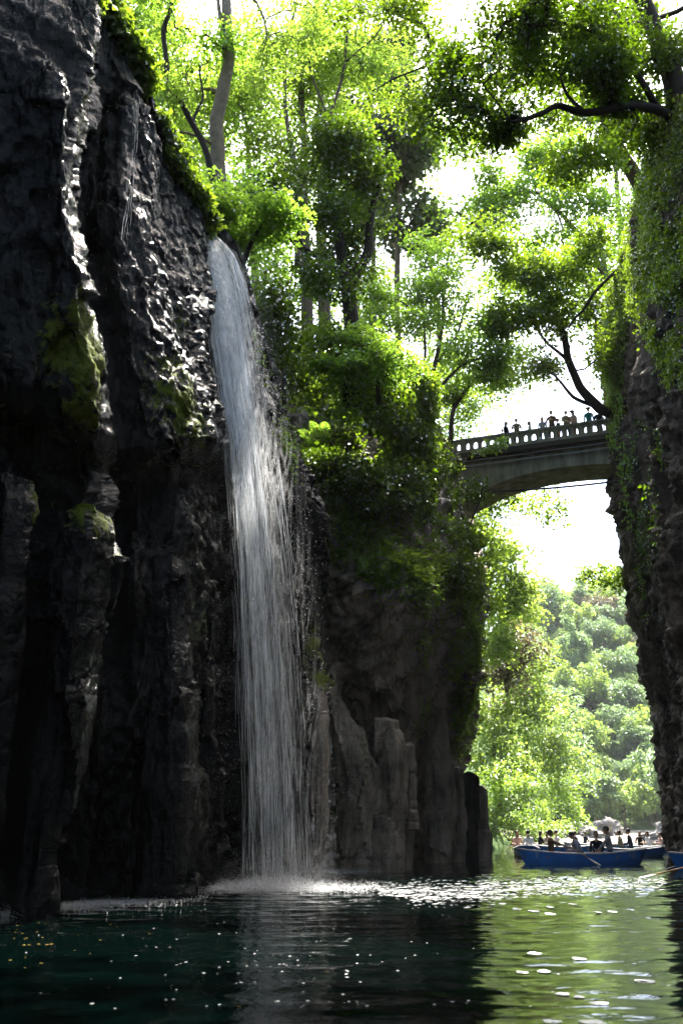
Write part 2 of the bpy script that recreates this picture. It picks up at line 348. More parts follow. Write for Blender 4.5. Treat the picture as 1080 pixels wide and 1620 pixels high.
mp = [(P(145,560,14.6),0.9,1.0),(P(158,640,14.7),0.7,0.95),(P(135,500,14.6),0.6,0.8),(P(130,840,14.4),0.7,1.0),(P(150,862,14.4),0.45,1.0),(P(45,800,13.9),0.6,0.9),(P(25,780,13.8),0.5,0.8),
      (P(300,640,17.6),1.1,0.75),(P(285,600,17.8),0.9,0.7),(P(320,690,17.9),0.8,0.6),(P(300,500,18.6),0.8,0.5),(P(495,1010,27.2),0.9,0.8),(P(500,1080,27.2),0.7,0.7)]
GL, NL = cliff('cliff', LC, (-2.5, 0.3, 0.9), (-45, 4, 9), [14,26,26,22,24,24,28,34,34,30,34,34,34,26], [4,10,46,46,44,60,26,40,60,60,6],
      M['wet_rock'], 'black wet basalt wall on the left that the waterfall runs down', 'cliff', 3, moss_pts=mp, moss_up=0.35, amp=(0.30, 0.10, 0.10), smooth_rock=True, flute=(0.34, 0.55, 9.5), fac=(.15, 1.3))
MC = [
 [(370,530,44),(375,640,43),(380,750,42),(385,890,41),(385,1040,41),(385,1170,41),(385,1240,41),(385,1310,41),(390,1368)],
 [(440,540,39),(450,650,37),(465,760,35),(478,900,34.5),(478,1050,35.8),(478,1180,37.6),(478,1250,38),(478,1320,37.8),(478,1370)],
 [(515,560,37.5),(530,680,35),(548,790,33),(552,890,32),(545,1030,34.4),(533,1150,35.8),(530,1230,36.4),(530,1310,36.8),(530,1369)],
 [(560,565,38),(570,690,35.2),(585,810,32.8),(588,910,31.6),(575,1060,34.2),(552,1150,37.4),(550,1230,37.8),(551,1310,37.8),(552,1368)],
 [(590,570,38.5),(610,710,35.4),(625,850,32.4),(635,935,31.2),(615,1080,34.2),(592,1165,36.2),(585,1230,36.6),(582,1310,37),(584,1367)],
 [(640,600,41),(662,750,37.6),(672,880,33.4),(680,955,32.8),(660,1080,35.2),(638,1180,37.4),(634,1240,37.8),(632,1310,38),(634,1365)],
 [(655,620,44),(690,780,40),(700,905,36),(700,985,36),(680,1110,39.3),(652,1205,43.6),(648,1250,44),(646,1310,44.8),(645,1359)],
 [(690,660,47),(720,800,42),(732,905,39),(738,1000,39),(722,1120,42.3),(698,1210,46.1),(690,1250,46.5),(688,1310,46.8),(690,1356)],
 [(710,690,50),(742,830,44),(764,920,41.5),(768,1010,41.5),(756,1130,44.8),(728,1205,48.1),(724,1250,49.5),(724,1310,50.3),(728,1353)],
 [(700,690,66),(735,830,62),(755,920,60),(760,1010,60),(752,1130,60.8),(732,1210,62.6),(732,1250,63),(735,1310,62.8),(742,1341)],
]
GM, NM = cliff('cliff', MC, (-5, 5, 1.5), (-45, 14, 14), [10,22,26,26,34,26,30,34,22], [4,10,40,40,34,50,40,30,34,30,6],
      M['dry_rock'], 'brown overhanging rock wall with a leafy top beside the bridge', 'cliff', 21, amp=(0.34, 0.0, 0.04), moss_up=0.7, strata=0.42, flute=(0.30, 0.42, 9.0), fac=(.42, .75))
RC = [
 [(985,560,75),(990,640,75),(1000,760,75),(1015,860,75),(1035,960,76),(1055,1080,77),(1068,1180,78),(1075,1290,78),(1078,1340)],
 [(958,520,47),(966,620,46.5),(974,730,47),(978,800,47.5),(992,900,48.5),(1012,1010,49.5),(1036,1120,50.5),(1052,1230,51.5),(1066,1355)],
 [(985,440,42),(1000,560,41),(1010,680,41),(1022,790,42),(1038,900,43),(1058,1020,44.5),(1078,1130,46),(1092,1230,46),(1098,1362)],
 [(1012,360,35),(1022,480,34.5),(1034,620,35),(1052,760,36),(1062,890,37),(1080,1000,38),(1100,1120,38.5),(1120,1240,38.5),(1130,1370)],
 [(1030,300,30),(1028,440,29),(1030,600,29.5),(1046,740,30.5),(1052,880,31.5),(1078,1070,32),(1110,1180,32),(1130,1260,32),(1150,1385)],
 [(1075,190,25),(1075,340,24),(1090,520,24.5),(1100,700,25),(1115,880,26),(1150,1080,26.5),(1170,1180,27),(1190,1270,27),(1200,1398)],
 [(1300,-200,15),(1310,60,14.5),(1330,350,15),(1350,650,15.5),(1370,900,16),(1400,1080,16.5),(1410,1200,17),(1420,1300,17),(1430,1440)],
 [(1800,-900,8),(1800,-400,8),(1800,100,8),(1800,500,8.5),(1800,850,9),(1850,1050,9.5),(1850,1200,10),(1850,1350,10),(1850,1560)],
]
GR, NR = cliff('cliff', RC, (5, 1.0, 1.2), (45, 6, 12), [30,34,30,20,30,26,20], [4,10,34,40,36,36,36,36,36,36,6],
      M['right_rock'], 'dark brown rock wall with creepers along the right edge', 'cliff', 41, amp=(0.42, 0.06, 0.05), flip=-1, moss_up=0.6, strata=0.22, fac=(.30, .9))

def rear(name, pts, z1, seed, label, flip):
    xs_ = np.array([p[0] for p in pts], float); ys_ = np.array([p[1] for p in pts], float); sg = []
    for i in range(len(pts)):
        a = pts[i]; sd = -1 if flip > 0 else 1
        sg.append([[a[0] + sd * 30, a[1], z1 + 8], [a[0] + sd * 3, a[1], z1 + 1], [a[0], a[1], z1], [a[0] - sd * .6, a[1], z1 * .7], [a[0] + sd * .3, a[1], z1 * .35], [a[0], a[1], 0], [a[0], a[1], -2.5]])
    G = catmull(catmull(np.array(sg), 30, 0), 20, 1); nn = grid_normals(G) * flip; V = G.reshape(-1, 3); n = nn.reshape(-1, 3)
    w1, w2, cid = worley(V * np.array([.7, .7, .25]), seed); V = V + n * (0.4 * fbm(V * np.array([.4, .4, .15]), 4, seed, True) + .3 * (cid - .5))[:, None]
    f = grid_faces(*G.shape[:2]); f = f if flip > 0 else f[:, ::-1]
    tag(link(name, npmesh(name, V, f, moss=np.zeros(len(V))), M['wet_rock']), label, 'cliff', kind='structure')
rear('cliff', [(-7, -45), (-6.5, -25), (-6, -8), (-5.6, 5.3)][::-1], 17, 61, 'dark rock wall continuing behind the viewer on the left', 1)
rear('cliff', [(3, -48), (8, -40), (8, -20), (7.5, -4), (8.2, 8.5)][::-1], 18, 62, 'dark rock wall continuing behind the viewer on the right', -1)

# ------------------------------------------------------------------ ground: river bed, banks, beach, far hill
def terrain_h(x, y):
    xb = np.interp(y, [50, 62, 100, 130, 165, 400], [4, 8.5, 16, 22, 27, 27])
    left = np.clip(xb - x, 0, 200)
    zl = np.where(left > 0, 0.3 + left * 0.95 - np.clip(left - 22, 0, 400) * 0.55, -2.5)
    hy = np.clip(y - 186, 0, 500)
    zh = 0.6 + hy * (0.40 + 0.0022 * hy) * np.where(hy > 0, 1, 0) - np.clip(hy - 150, 0, 400) * 0.9
    zh = np.minimum(zh + np.clip(x - 55, 0, 200) * 0.10 * np.clip(hy / 60, 0, 1), np.interp(x, [20, 50, 90, 140], [50, 56, 74, 84]) + 0 * zh)
    be = np.clip((y - 158) / 10, 0, 1)
    zb = -2.5 * (1 - be) + be * (0.5 + (y - 168) * 0.03)
    z = np.maximum(np.where(y > 158, zb, -2.5), zl * (left > 0) + -2.5 * (left <= 0))
    z = np.maximum(z, np.where(hy > 0, zh, -2.5))
    zr = np.where(x > 40, np.clip(x - 75, 0, 200) * 0.9, 0); z = np.maximum(z, np.where((zr > 0), zr - 0.5, -2.5))
    return z
def hill_noise(x, y, z):
    q = np.stack([x, y, 0 * x], 1); return np.clip((z - 1.0) / 8, 0, 1) * (7.0 * fbm(q * 0.022, 3, 5) + 2.0 * fbm(q * 0.09, 2, 6))
gx = np.concatenate([np.linspace(-600, -100, 14)[:-1], np.linspace(-100, 260, 181), np.linspace(260, 700, 12)[1:]])
gy = np.concatenate([np.linspace(-300, 50, 8)[:-1], np.linspace(50, 460, 206), np.linspace(460, 1200, 10)[1:]])
X, Y = np.meshgrid(gx, gy, indexing='ij'); Z = terrain_h(X, Y)
Z = np.where(Y < 58, -2.5, Z)
Vt = np.stack([X, Y, Z], 2).reshape(-1, 3)
Vt[:, 2] += hill_noise(Vt[:, 0], Vt[:, 1], Vt[:, 2])
tg = link('ground', npmesh('ground', Vt, grid_faces(len(gx), len(gy))), M['hill']); tag(tg, 'wooded hillside and bank rising beyond the river', 'hill', kind='structure')
bx = np.linspace(20, 90, 71); by = np.linspace(157, 190, 40); X, Y = np.meshgrid(bx, by, indexing='ij')
Zb = terrain_h(X, Y); Vb = np.stack([X, Y, np.minimum(Zb, 1.6) + 0.12], 2).reshape(-1, 3); Vb[:, 2] += 0.35 * fbm(Vb * 0.25, 4, 8) + 0.15
tb = link('beach', npmesh('beach', Vb, grid_faces(71, 40)), M['beach']); tag(tb, 'pale gravel bar at the foot of the far hillside', 'beach', kind='structure')

# ------------------------------------------------------------------ water
def watermat():
    m, nt, ns, L = newmat('river_water')
    p = N(nt, 'ShaderNodeBsdfPrincipled'); o = N(nt, 'ShaderNodeOutputMaterial'); L.new(p.outputs[0], o.inputs[0])
    p.inputs['Base Color'].default_value = (0.0004, 0.0022, 0.0018, 1); p.inputs['Roughness'].default_value = 0.03; p.inputs['IOR'].default_value = 1.33
    tc = N(nt, 'ShaderNodeTexCoord'); prev = None
    mp = N(nt, 'ShaderNodeMapping'); mp.inputs['Scale'].default_value = (0.55, 1.0, 1.0); L.new(tc.outputs['Object'], mp.inputs[0])
    for sc, dist, det in ((0.9, 0.035, 3), (3.5, 0.012, 3), (11, 0.0022, 2)):
        n = N(nt, 'ShaderNodeTexNoise'); n.inputs['Scale'].default_value = sc; n.inputs['Detail'].default_value = det; n.inputs['Distortion'].default_value = 0.4; L.new(mp.outputs[0], n.inputs['Vector'])
        b = N(nt, 'ShaderNodeBump'); b.inputs['Strength'].default_value = 1.0; b.inputs['Distance'].default_value = dist; L.new(n.outputs[0], b.inputs['Height'])
        if prev: L.new(prev.outputs[0], b.inputs['Normal'])
        prev = b
    L.new(prev.outputs[0], p.inputs['Normal'])
    return m
M['water'] = watermat()
xs = np.concatenate([np.linspace(-400, -14, 12)[:-1], np.linspace(-14, 28, 420), np.linspace(28, 600, 14)[1:]])
ys = np.concatenate([np.linspace(-300, 3, 8)[:-1], 3 * (60 / 3) ** np.linspace(0, 1, 700), np.linspace(60, 400, 40)[1:]])
X, Y = np.meshgrid(xs, ys, indexing='ij'); Vw = np.stack([X, Y, 0 * X], 2).reshape(-1, 3)
FX, FY = W(440, 1402).x, W(440, 1402).y
dd = np.hypot(Vw[:, 0] - FX, Vw[:, 1] - FY)
hgt = 0.012 * fbm(Vw * np.array([1.2, 2.0, 1]), 3, 90) + 0.010 * fbm(Vw * np.array([3.2, 5.0, 1]), 2, 93)
band = np.exp(-((Vw[:, 1] - 24) / 5.5) ** 2) * np.clip((Vw[:, 0] + 6) / 5, 0, 1)
hgt += 0.05 * band * fbm(Vw * np.array([3.0, 4.2, 1]), 3, 95) + 0.04 * np.exp(-dd / 3) * fbm(Vw * 5, 2, 97)
hgt += 0.012 * np.sin(dd * 7 + 3 * vnoise(Vw * 0.6, 98)) * np.exp(-dd / 9)
Vw[:, 2] = hgt * np.clip(1.4 - Vw[:, 1] / 90, 0, 1)
WZ = Vw[:, 2].reshape(len(xs), len(ys))
def water_z(x, y): return float(WZ[int(np.clip(np.searchsorted(xs, x), 0, len(xs) - 1)), int(np.clip(np.searchsorted(ys, y), 0, len(ys) - 1))])
tag(link('water', npmesh('water', Vw, grid_faces(len(xs), len(ys))), M['water']), 'dark green rippled river filling the gorge floor', 'water', kind='structure')

# ------------------------------------------------------------------ leaves
def leaf_arrays(pos, dirv, nrm, L, Wd, fold=0.18):
    n = len(pos)
    dirv = dirv / (np.linalg.norm(dirv, axis=1, keepdims=True) + 1e-9)
    s = np.cross(dirv, nrm); s /= (np.linalg.norm(s, axis=1, keepdims=True) + 1e-9)
    u = np.cross(s, dirv)
    L = np.broadcast_to(L, n)[:, None]; Wd = np.broadcast_to(Wd, n)[:, None]
    mid = pos + dirv * L * 0.45 + u * L * fold * 0.4
    V = np.stack([pos, mid - s * Wd / 2 + u * Wd * fold, pos + dirv * L - u * L * fold * 0.3, mid + s * Wd / 2 + u * Wd * fold], 1).reshape(-1, 3)
    b = np.arange(n)[:, None] * 4
    Fc = np.concatenate([b + np.array([[0, 1, 2]]), b + np.array([[0, 2, 3]])], 0)
    return V, Fc
def rand_unit(n):
    v = rng.normal(size=(n, 3)); return v / np.linalg.norm(v, axis=1, keepdims=True)
def sprays(centers, nrms, rad, per, size, flat=0.22, droop=0.25, jit=0.35, clump_tone=None):
    """flat fans of leaves round each centre; returns V,F,tone"""
    m = len(centers); idx = np.repeat(np.arange(m), per); n = len(idx)
    c = centers[idx]; nn = nrms[idx]
    a = rng.uniform(0, 2 * np.pi, n); r = np.sqrt(rng.uniform(0, 1, n)) * np.broadcast_to(rad, m)[idx]
    t1 = np.cross(nn, np.tile([0.31, 0.9, 0.12], (n, 1))); t1 /= np.linalg.norm(t1, axis=1, keepdims=True); t2 = np.cross(nn, t1)
    out = t1 * np.cos(a)[:, None] + t2 * np.sin(a)[:, None]
    pos = c + out * r[:, None] + nn * (rng.normal(0, flat, n) * rad_of(rad, m, idx))[:, None]
    pos[:, 2] -= droop * r * r / (rad_of(rad, m, idx) + 1e-6)
    d = out + rng.normal(0, 0.55, (n, 3)); d[:, 2] -= droop
    nr = nn + rng.normal(0, jit, (n, 3))
    L = size * rng.uniform(0.65, 1.3, n)
    V, Fc = leaf_arrays(pos, d, nr, L, L * rng.uniform(0.6, 0.95, n))
    ct = rng.uniform(0, 1, m) if clump_tone is None else clump_tone
    tone = np.clip(ct[idx] * 0.6 + rng.uniform(0, 0.5, n) - 0.05, 0, 1)
    return V, Fc, np.repeat(tone, 4)
def rad_of(rad, m, idx): return np.broadcast_to(rad, m)[idx]

def tree(name, label, trunks, blobs, leaf, bark, size=0.12, per=50, srad=0.6, cat='tree', group=None, tilt=0.25, flat=0.12, droop=0.25, jit=0.4, gap=0.0, seed=0, twig=0.008, pale=None, step=0.7, crown='crown'):
    """trunks: polylines of (px,py,depth,radius m); blobs: (px,py,depth,rx px,ry px,count[,rdepth m])"""
    nodes = []; par = []; fixed = []; paths = []
    for tr in trunks:
        pts = [np.array(P(a, b, c)) for a, b, c, r in tr]; rr = [q[3] for q in tr]
        path = []; prev = -1
        # attach to an existing nearby node if there is one
        if nodes:
            dist = np.linalg.norm(np.array(nodes) - pts[0], axis=1); j = int(dist.argmin())
            if dist[j] < 1.2: prev = j; path.append(j)
        arr = catmull(np.array([list(p) + [r] for p, r in zip(pts, rr)]), 5, 0)
        wob = 0.25 * np.stack([vnoise(arr[:, :3] * 0.9, seed + k) for k in (1, 2, 3)], 1) * np.linspace(0, 1, len(arr))[:, None] ** 0.5 * 0.6
        for k, q in enumerate(arr):
            nodes.append(q[:3] + wob[k]); par.append(prev); fixed.append(q[3]); prev = len(nodes) - 1; path.append(prev)
        paths.append((path, True))
    cs = []
    for bl in blobs:
        px, py, dp, rx, ry, cnt = bl[:6]; c = np.array(P(px, py, dp)); k = dp / F * 1.03
        rd = bl[6] if len(bl) > 6 else (rx + ry) * 0.5 * k
        q = rand_unit(cnt * 3) * (rng.uniform(0, 1, cnt * 3) ** (1 / 2.4))[:, None] * np.array([rx * k, rd, ry * k]) + c
        q = q + 0.9 * np.stack([vnoise(q * .45, seed + k_) for k_ in (21, 22, 23)], 1) * np.array([1.2, 1, .8])
        keep = fbm(q * 0.75, 2, seed + 5) > gap - 0.22
        cs.append(q[keep][:int(cnt * .85)])
    cs = np.concatenate(cs)
    base = np.array(nodes[0])
    nd = np.array(nodes); d0 = np.array([np.linalg.norm(nd - c, axis=1).min() for c in cs]); cs = cs[np.argsort(d0)]
    cap = len(nodes) + len(cs) * 14; NA = np.zeros((cap, 3)); NA[:len(nodes)] = nd; cnt = len(nodes); par = par + [0] * (cap - cnt); fixed = fixed + [0] * (cap - cnt)
    first_free = 2
    for c in cs:
        dist = np.linalg.norm(NA[first_free:cnt] - c, axis=1); j = int(dist.argmin()) + first_free; L = dist[j - first_free]
        k = int(min(12, max(2, round(L / step)))); path = [j]; prev = j; off = rng.normal(0, 0.10 * L, 3)
        for i in range(1, k + 1):
            t = i / k; p = NA[j] * (1 - t) + c * t + off * math.sin(math.pi * t) + rng.normal(0, 0.03 * L / k + 0.02, 3) * (1 if i < k else 0)
            NA[cnt] = p; par[cnt] = prev; fixed[cnt] = 0; prev = cnt; path.append(cnt); cnt += 1
        paths.append((path, False))
    w = np.zeros(cnt)
    for p_, fx in paths:
        if not fx: w[p_[-1]] += 1
    for i in range(cnt - 1, -1, -1):
        if par[i] >= 0: w[par[i]] += w[i]
    rad = twig * np.maximum(w, 0.4) ** 0.45
    fx = np.array(fixed[:cnt]); rad = np.where(fx > 0, fx, np.minimum(rad, 0.09))
    root = thing(name, base, label, cat, group)
    tb = MB()
    for path, isf in paths:
        rr = [float(rad[i]) for i in path]
        if not isf: rr[0] = min(rr[0], rr[1] * 1.15)
        tb.tube([NA[i] for i in path], rr, 9 if isf else 4, cap=isf)
    tb.build('trunk', bark, root, smooth=True, org=base)
    nn = rng.normal(0, tilt, (len(cs), 3)); nn[:, 2] += 1; nn /= np.linalg.norm(nn, axis=1, keepdims=True)
    ct = np.clip(0.5 + 0.9 * vnoise(cs * 0.4, seed + 8) + rng.normal(0, 0.15, len(cs)), 0, 1)
    V, Fc, tone = sprays(cs, nn, srad * rng.uniform(0.6, 1.35, len(cs)), int(per * .80), size * 1.38, flat, droop, jit, ct)
    link(crown, npmesh(crown, V - base, Fc, tone=tone, smooth=False), leaf, root)
    return root

# trees on the left rim -------------------------------------------------
tree('maple_tree', 'tall pale-barked maple with a lime crown rising above the lip of the waterfall',
     [[(352,440,27,.30),(345,340,27,.28),(343,250,27,.26),(350,150,26.6,.23),(362,70,26.2,.20),(358,-40,26,.16)],
      [(362,70,26.2,.12),(352,40,26,.08),(345,-30,25.8,.06)],
      [(343,265,27,.10),(318,288,26.5,.07),(300,312,26.2,.05)],
      [(350,150,26.6,.09),(325,140,27.2,.07),(300,130,28,.05)]],
     [(260,60,27,80,90,120),(330,150,28,90,110,150),(430,60,28,90,90,130),(230,160,25,40,80,60),(420,180,29,60,80,80),(300,300,25,50,50,60)], M['lime'], M['bark_pale'], size=.10, per=40, srad=.62, seed=1, gap=.16)
tree('dark_maple_tree', 'slim dark curving maple stem left of the pale-barked maple',
     [[(336,300,25.4,.12),(328,250,25.4,.11),(306,195,25.2,.10),(285,155,25,.095),(264,110,25,.09),(262,50,25,.08),(282,-20,25,.07)],
      [(262,50,25,.06),(268,10,24.8,.05),(262,-40,24.6,.04)],[(306,195,25.2,.05),(318,160,25.5,.04),(322,110,25.8,.03)]],
     [(250,0,25,70,60,70),(215,90,24,30,60,36),(330,60,26,60,60,50)], M['maple'], M['bark_dark'], size=.10, per=44, srad=.6, seed=2)
tree('maple_sapling', 'low spreading bright green maple hanging over the top of the fall',
     [[(372,470,25,.10),(385,420,25,.09),(400,380,24.6,.07),(415,345,24.4,.05)],[(385,420,25,.05),(360,370,24.4,.04),(330,330,24,.03)]],
     [(400,340,24.5,75,24,60,1.6),(430,375,24.3,50,22,44,1.2),(320,335,24,40,34,40,1.2),(355,300,24.6,50,24,34,1.3),(360,400,25,34,30,24,1)], M['maple'], M['bark_dark'], size=.10, per=52, srad=.55, seed=3, tilt=.15)
tree('understory_maple', 'bright leafy maple hiding the foot of the forked evergreen', [[(600,640,30.4,.09),(590,580,30.2,.07),(575,530,30,.05),(550,500,29.8,.03)],[(590,580,30.2,.05),(620,540,30,.03)]],
     [(560,520,29.8,50,30,60,1.4),(600,560,30,50,34,70,1.4),(530,560,29.8,36,34,44,1.2),(640,590,30.4,40,30,40,1.2),(560,610,30,36,34,44,1.2)], M['maple'], M['bark_dark'], size=.10, per=46, srad=.5, seed=33, tilt=.2)
tree('evergreen_oak', 'dark evergreen with a forked trunk in the middle of the left bank',
     [[(556,640,31,.34),(553,540,31,.30),(552,470,31,.28),(542,400,30.8,.20),(528,330,30.6,.14),(520,250,30.4,.10)],
      [(553,465,31,.22),(576,405,31,.20),(592,330,31.2,.13),(600,260,31.4,.09)],
      [(550,440,31,.13),(512,412,30,.11),(478,392,29.4,.10),(440,365,29,.08),(395,345,28.6,.06),(372,305,28.4,.05)],
      [(478,392,29.4,.06),(462,340,29.4,.05),(440,290,29.6,.04)]],
     [(500,240,30,80,60,150),(590,280,31,55,70,90),(480,320,29.5,65,50,100),(570,380,31,60,50,66),(430,300,29,50,60,70),(390,370,28,50,40,40),(530,440,29.5,60,30,44)],
     M['evergreen'], M['bark_dark'], size=.115, per=50, srad=.6, seed=4, tilt=.5, jit=.7, flat=.3, gap=.15)
tree('cedar_tree', 'straight brown trunk standing behind the forked evergreen', [[(488,560,38,.30),(486,470,38,.28),(482,380,38,.25),(480,250,38,.2),(478,120,38,.14)]],
     [(480,130,38,60,90,80),(470,260,38,55,60,60)], M['midgreen'], M['bark_mid'], size=.13, per=44, srad=.8, seed=5, tilt=.4, jit=.6, flat=.3)
tree('cedar_tree', 'second straight brown trunk, close right of the first, behind the forked evergreen', [[(516,560,40,.32),(513,460,40,.3),(508,370,40,.27),(506,230,40,.2),(505,60,40,.14)]],
     [(520,90,40,70,80,90),(540,200,40,50,60,60)], M['lime'], M['bark_mid'], size=.13, per=44, srad=.8, seed=6, tilt=.3)
tree('lime_maple_tree', 'tall thin many-stemmed maple with a yellow-green crown at the top centre',
     [[(470,420,36,.14),(474,300,36,.12),(452,180,35.6,.10),(450,90,35,.08),(470,0,34.6,.06)],[(474,300,36,.10),(520,190,36,.08),(545,100,36,.07),(548,10,36,.05)],
      [(520,190,36,.06),(495,120,36,.05),(480,40,36,.04)],[(545,100,36,.05),(590,60,36,.04),(630,10,36,.03)]],
     [(450,40,35,90,60,110),(560,30,36,100,60,130),(560,130,37,80,50,90),(620,110,37,60,70,50),(400,120,36,60,70,60)], M['lime'], M['bark_mid'], size=.12, per=38, srad=.75, seed=7, tilt=.2, gap=.14)
tree('pine_tree', 'hazy grey-green pine behind the centre of the gorge rim',
     [[(632,640,52,.22),(626,440,52,.18),(634,250,52,.13),(628,90,52,.08)]],
     [(640,150,52,50,60,70),(620,260,52,55,50,70),(650,350,52,50,50,50),(600,210,50,40,60,50)], M['pine'], M['bark_mid'], size=.30, per=60, srad=.8, seed=8, tilt=.7, jit=1, flat=.5, gap=.2)
tree('pine_tree', 'thin hazy pine with bare twigs just left of the sky gap',
     [[(585,640,56,.2),(590,420,56,.16),(584,200,56,.12),(592,60,56,.08)]],
     [(590,100,56,50,50,60),(560,200,56,40,60,50),(600,330,56,50,50,50),(670,210,56,40,40,30)], M['pine'], M['bark_mid'], size=.28, per=60, srad=.8, seed=9, tilt=.7, jit=1, flat=.5, gap=.2)
tree('slender_maple_tree', 'slender many-stemmed maple beside the left end of the bridge',
     [[(676,700,43,.16),(680,640,43,.14),(688,580,43,.11),(697,520,43,.09),(700,450,43,.06)],[(680,640,43,.10),(672,570,43,.08),(668,500,43,.06),(655,440,43,.04)],
      [(680,640,43,.10),(704,600,42.6,.08),(735,575,42,.06),(790,560,41.5,.04)],[(688,580,43,.06),(720,530,43,.05),(745,470,43,.04)]],
     [(690,470,43,80,50,110),(640,520,42,60,40,66),(740,560,41.5,60,24,50),(770,520,42,50,30,40),(700,400,44,70,50,70),(770,600,43,50,24,34),(620,450,42,40,40,40)], M['maple'], M['bark_mid'], size=.13, per=48, srad=.75, seed=10, tilt=.15, gap=.1)
tree('slender_maple_tree', 'leaning maple with arching twigs just above the left half of the bridge rail',
     [[(712,700,47,.14),(716,650,47,.12),(740,615,46.8,.09),(775,590,46.6,.06),(810,575,46.4,.04)],[(716,650,47,.08),(722,600,47,.06),(716,540,47,.05)]],
     [(770,600,46.6,60,26,50),(720,590,47,50,40,50),(820,560,47,50,30,34),(700,620,47,40,30,40)], M['lime'], M['bark_mid'], size=.14, per=46, srad=.7, seed=11, tilt=.15)
# right side -----------------------------------------------------------
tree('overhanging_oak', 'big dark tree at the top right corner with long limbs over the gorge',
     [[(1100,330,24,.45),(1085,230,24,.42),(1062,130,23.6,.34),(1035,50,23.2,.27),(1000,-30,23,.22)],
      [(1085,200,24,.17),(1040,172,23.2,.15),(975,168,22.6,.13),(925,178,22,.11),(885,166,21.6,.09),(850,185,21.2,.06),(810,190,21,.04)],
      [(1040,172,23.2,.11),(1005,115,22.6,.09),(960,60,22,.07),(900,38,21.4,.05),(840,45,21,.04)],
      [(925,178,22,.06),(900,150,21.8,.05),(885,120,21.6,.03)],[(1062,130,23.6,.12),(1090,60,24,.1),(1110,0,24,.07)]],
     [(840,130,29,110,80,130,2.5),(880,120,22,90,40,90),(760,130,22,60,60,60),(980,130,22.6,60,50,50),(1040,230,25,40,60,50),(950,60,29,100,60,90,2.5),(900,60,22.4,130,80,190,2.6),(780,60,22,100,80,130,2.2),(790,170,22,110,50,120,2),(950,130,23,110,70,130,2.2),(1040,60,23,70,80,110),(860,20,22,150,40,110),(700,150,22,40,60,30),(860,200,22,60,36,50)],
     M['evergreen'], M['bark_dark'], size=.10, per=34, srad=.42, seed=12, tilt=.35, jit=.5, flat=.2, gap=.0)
tree('leaning_tree', 'pale trunk leaning left out of the ivy below the big dark limb',
     [[(1040,360,32,.30),(1018,300,32,.30),(988,258,31.8,.30),(962,225,31.6,.24),(950,170,31.4,.2),(948,100,31.2,.16),(960,20,31,.12)]],
     [(930,150,31,60,60,60),(980,40,31,70,50,70),(900,260,30,60,40,60),(1010,220,31,50,50,70)], M['midgreen'], M['bark_mid'], size=.13, per=46, srad=.7, seed=13, tilt=.35, jit=.5)
tree('arching_tree', 'dark tree arching left from the right end of the bridge over its rail',
     [[(975,655,44,.30),(948,645,43.6,.27),(918,612,43,.22),(897,570,42.4,.19),(886,520,42,.16),(866,465,41.6,.13),(822,412,41,.10),(782,378,40.6,.07),(722,335,40,.05)],
      [(897,570,42.4,.1),(868,545,42,.07),(842,505,41.6,.05),(815,470,41.4,.04)],[(948,645,43.6,.12),(905,628,43,.09),(880,600,42.6,.06),(858,570,42.4,.04)],
      [(1030,410,38,.10),(975,430,38.4,.08),(935,470,39,.07),(900,520,40,.05)]],
     [(760,370,40.4,60,50,70),(840,430,41,70,50,110),(900,480,41.6,60,60,120),(820,500,41.4,60,40,70),(930,400,40,50,60,70),(960,560,42,30,60,60),(890,600,43,44,20,26),(850,560,42.6,40,20,22)],
     M['midgreen'], M['bark_dark'], size=.14, per=46, srad=.6, seed=14, tilt=.4, jit=.5, flat=.2, gap=.15)
tree('light_maple_tree', 'airy pale green maple high above the right half of the bridge',
     [[(990,560,52,.25),(960,440,52,.2),(900,350,51,.14),(850,310,50,.10),(790,300,49,.06)],[(960,440,52,.12),(940,330,52,.08),(930,250,52,.06)]],
     [(860,310,50,90,50,110),(940,320,51,70,60,90),(790,330,49,60,36,50),(760,280,49,50,30,24),(850,250,50,70,30,40)], M['maple'], M['bark_mid'], size=.15, per=46, srad=.8, seed=15, tilt=.2, gap=.15)
tree('hanging_branch_tree', 'zigzag dark limb with sparse leaves hanging into the top centre',
     [[(520,-190,27,.12),(560,-60,26.6,.09),(620,15,26,.07),(668,40,25.6,.06),(680,70,25.4,.055),(676,104,25.2,.05),(692,118,25,.045),(742,128,24.6,.035)],[(676,104,25.2,.04),(630,125,25.4,.03),(590,140,25.6,.02)]],
     [(640,60,25.6,60,60,50),(700,90,25,50,50,34),(620,160,25.6,50,40,26),(600,10,26,70,40,50)], M['midgreen'], M['bark_dark'], size=.10, per=34, srad=.5, seed=16, tilt=.3)
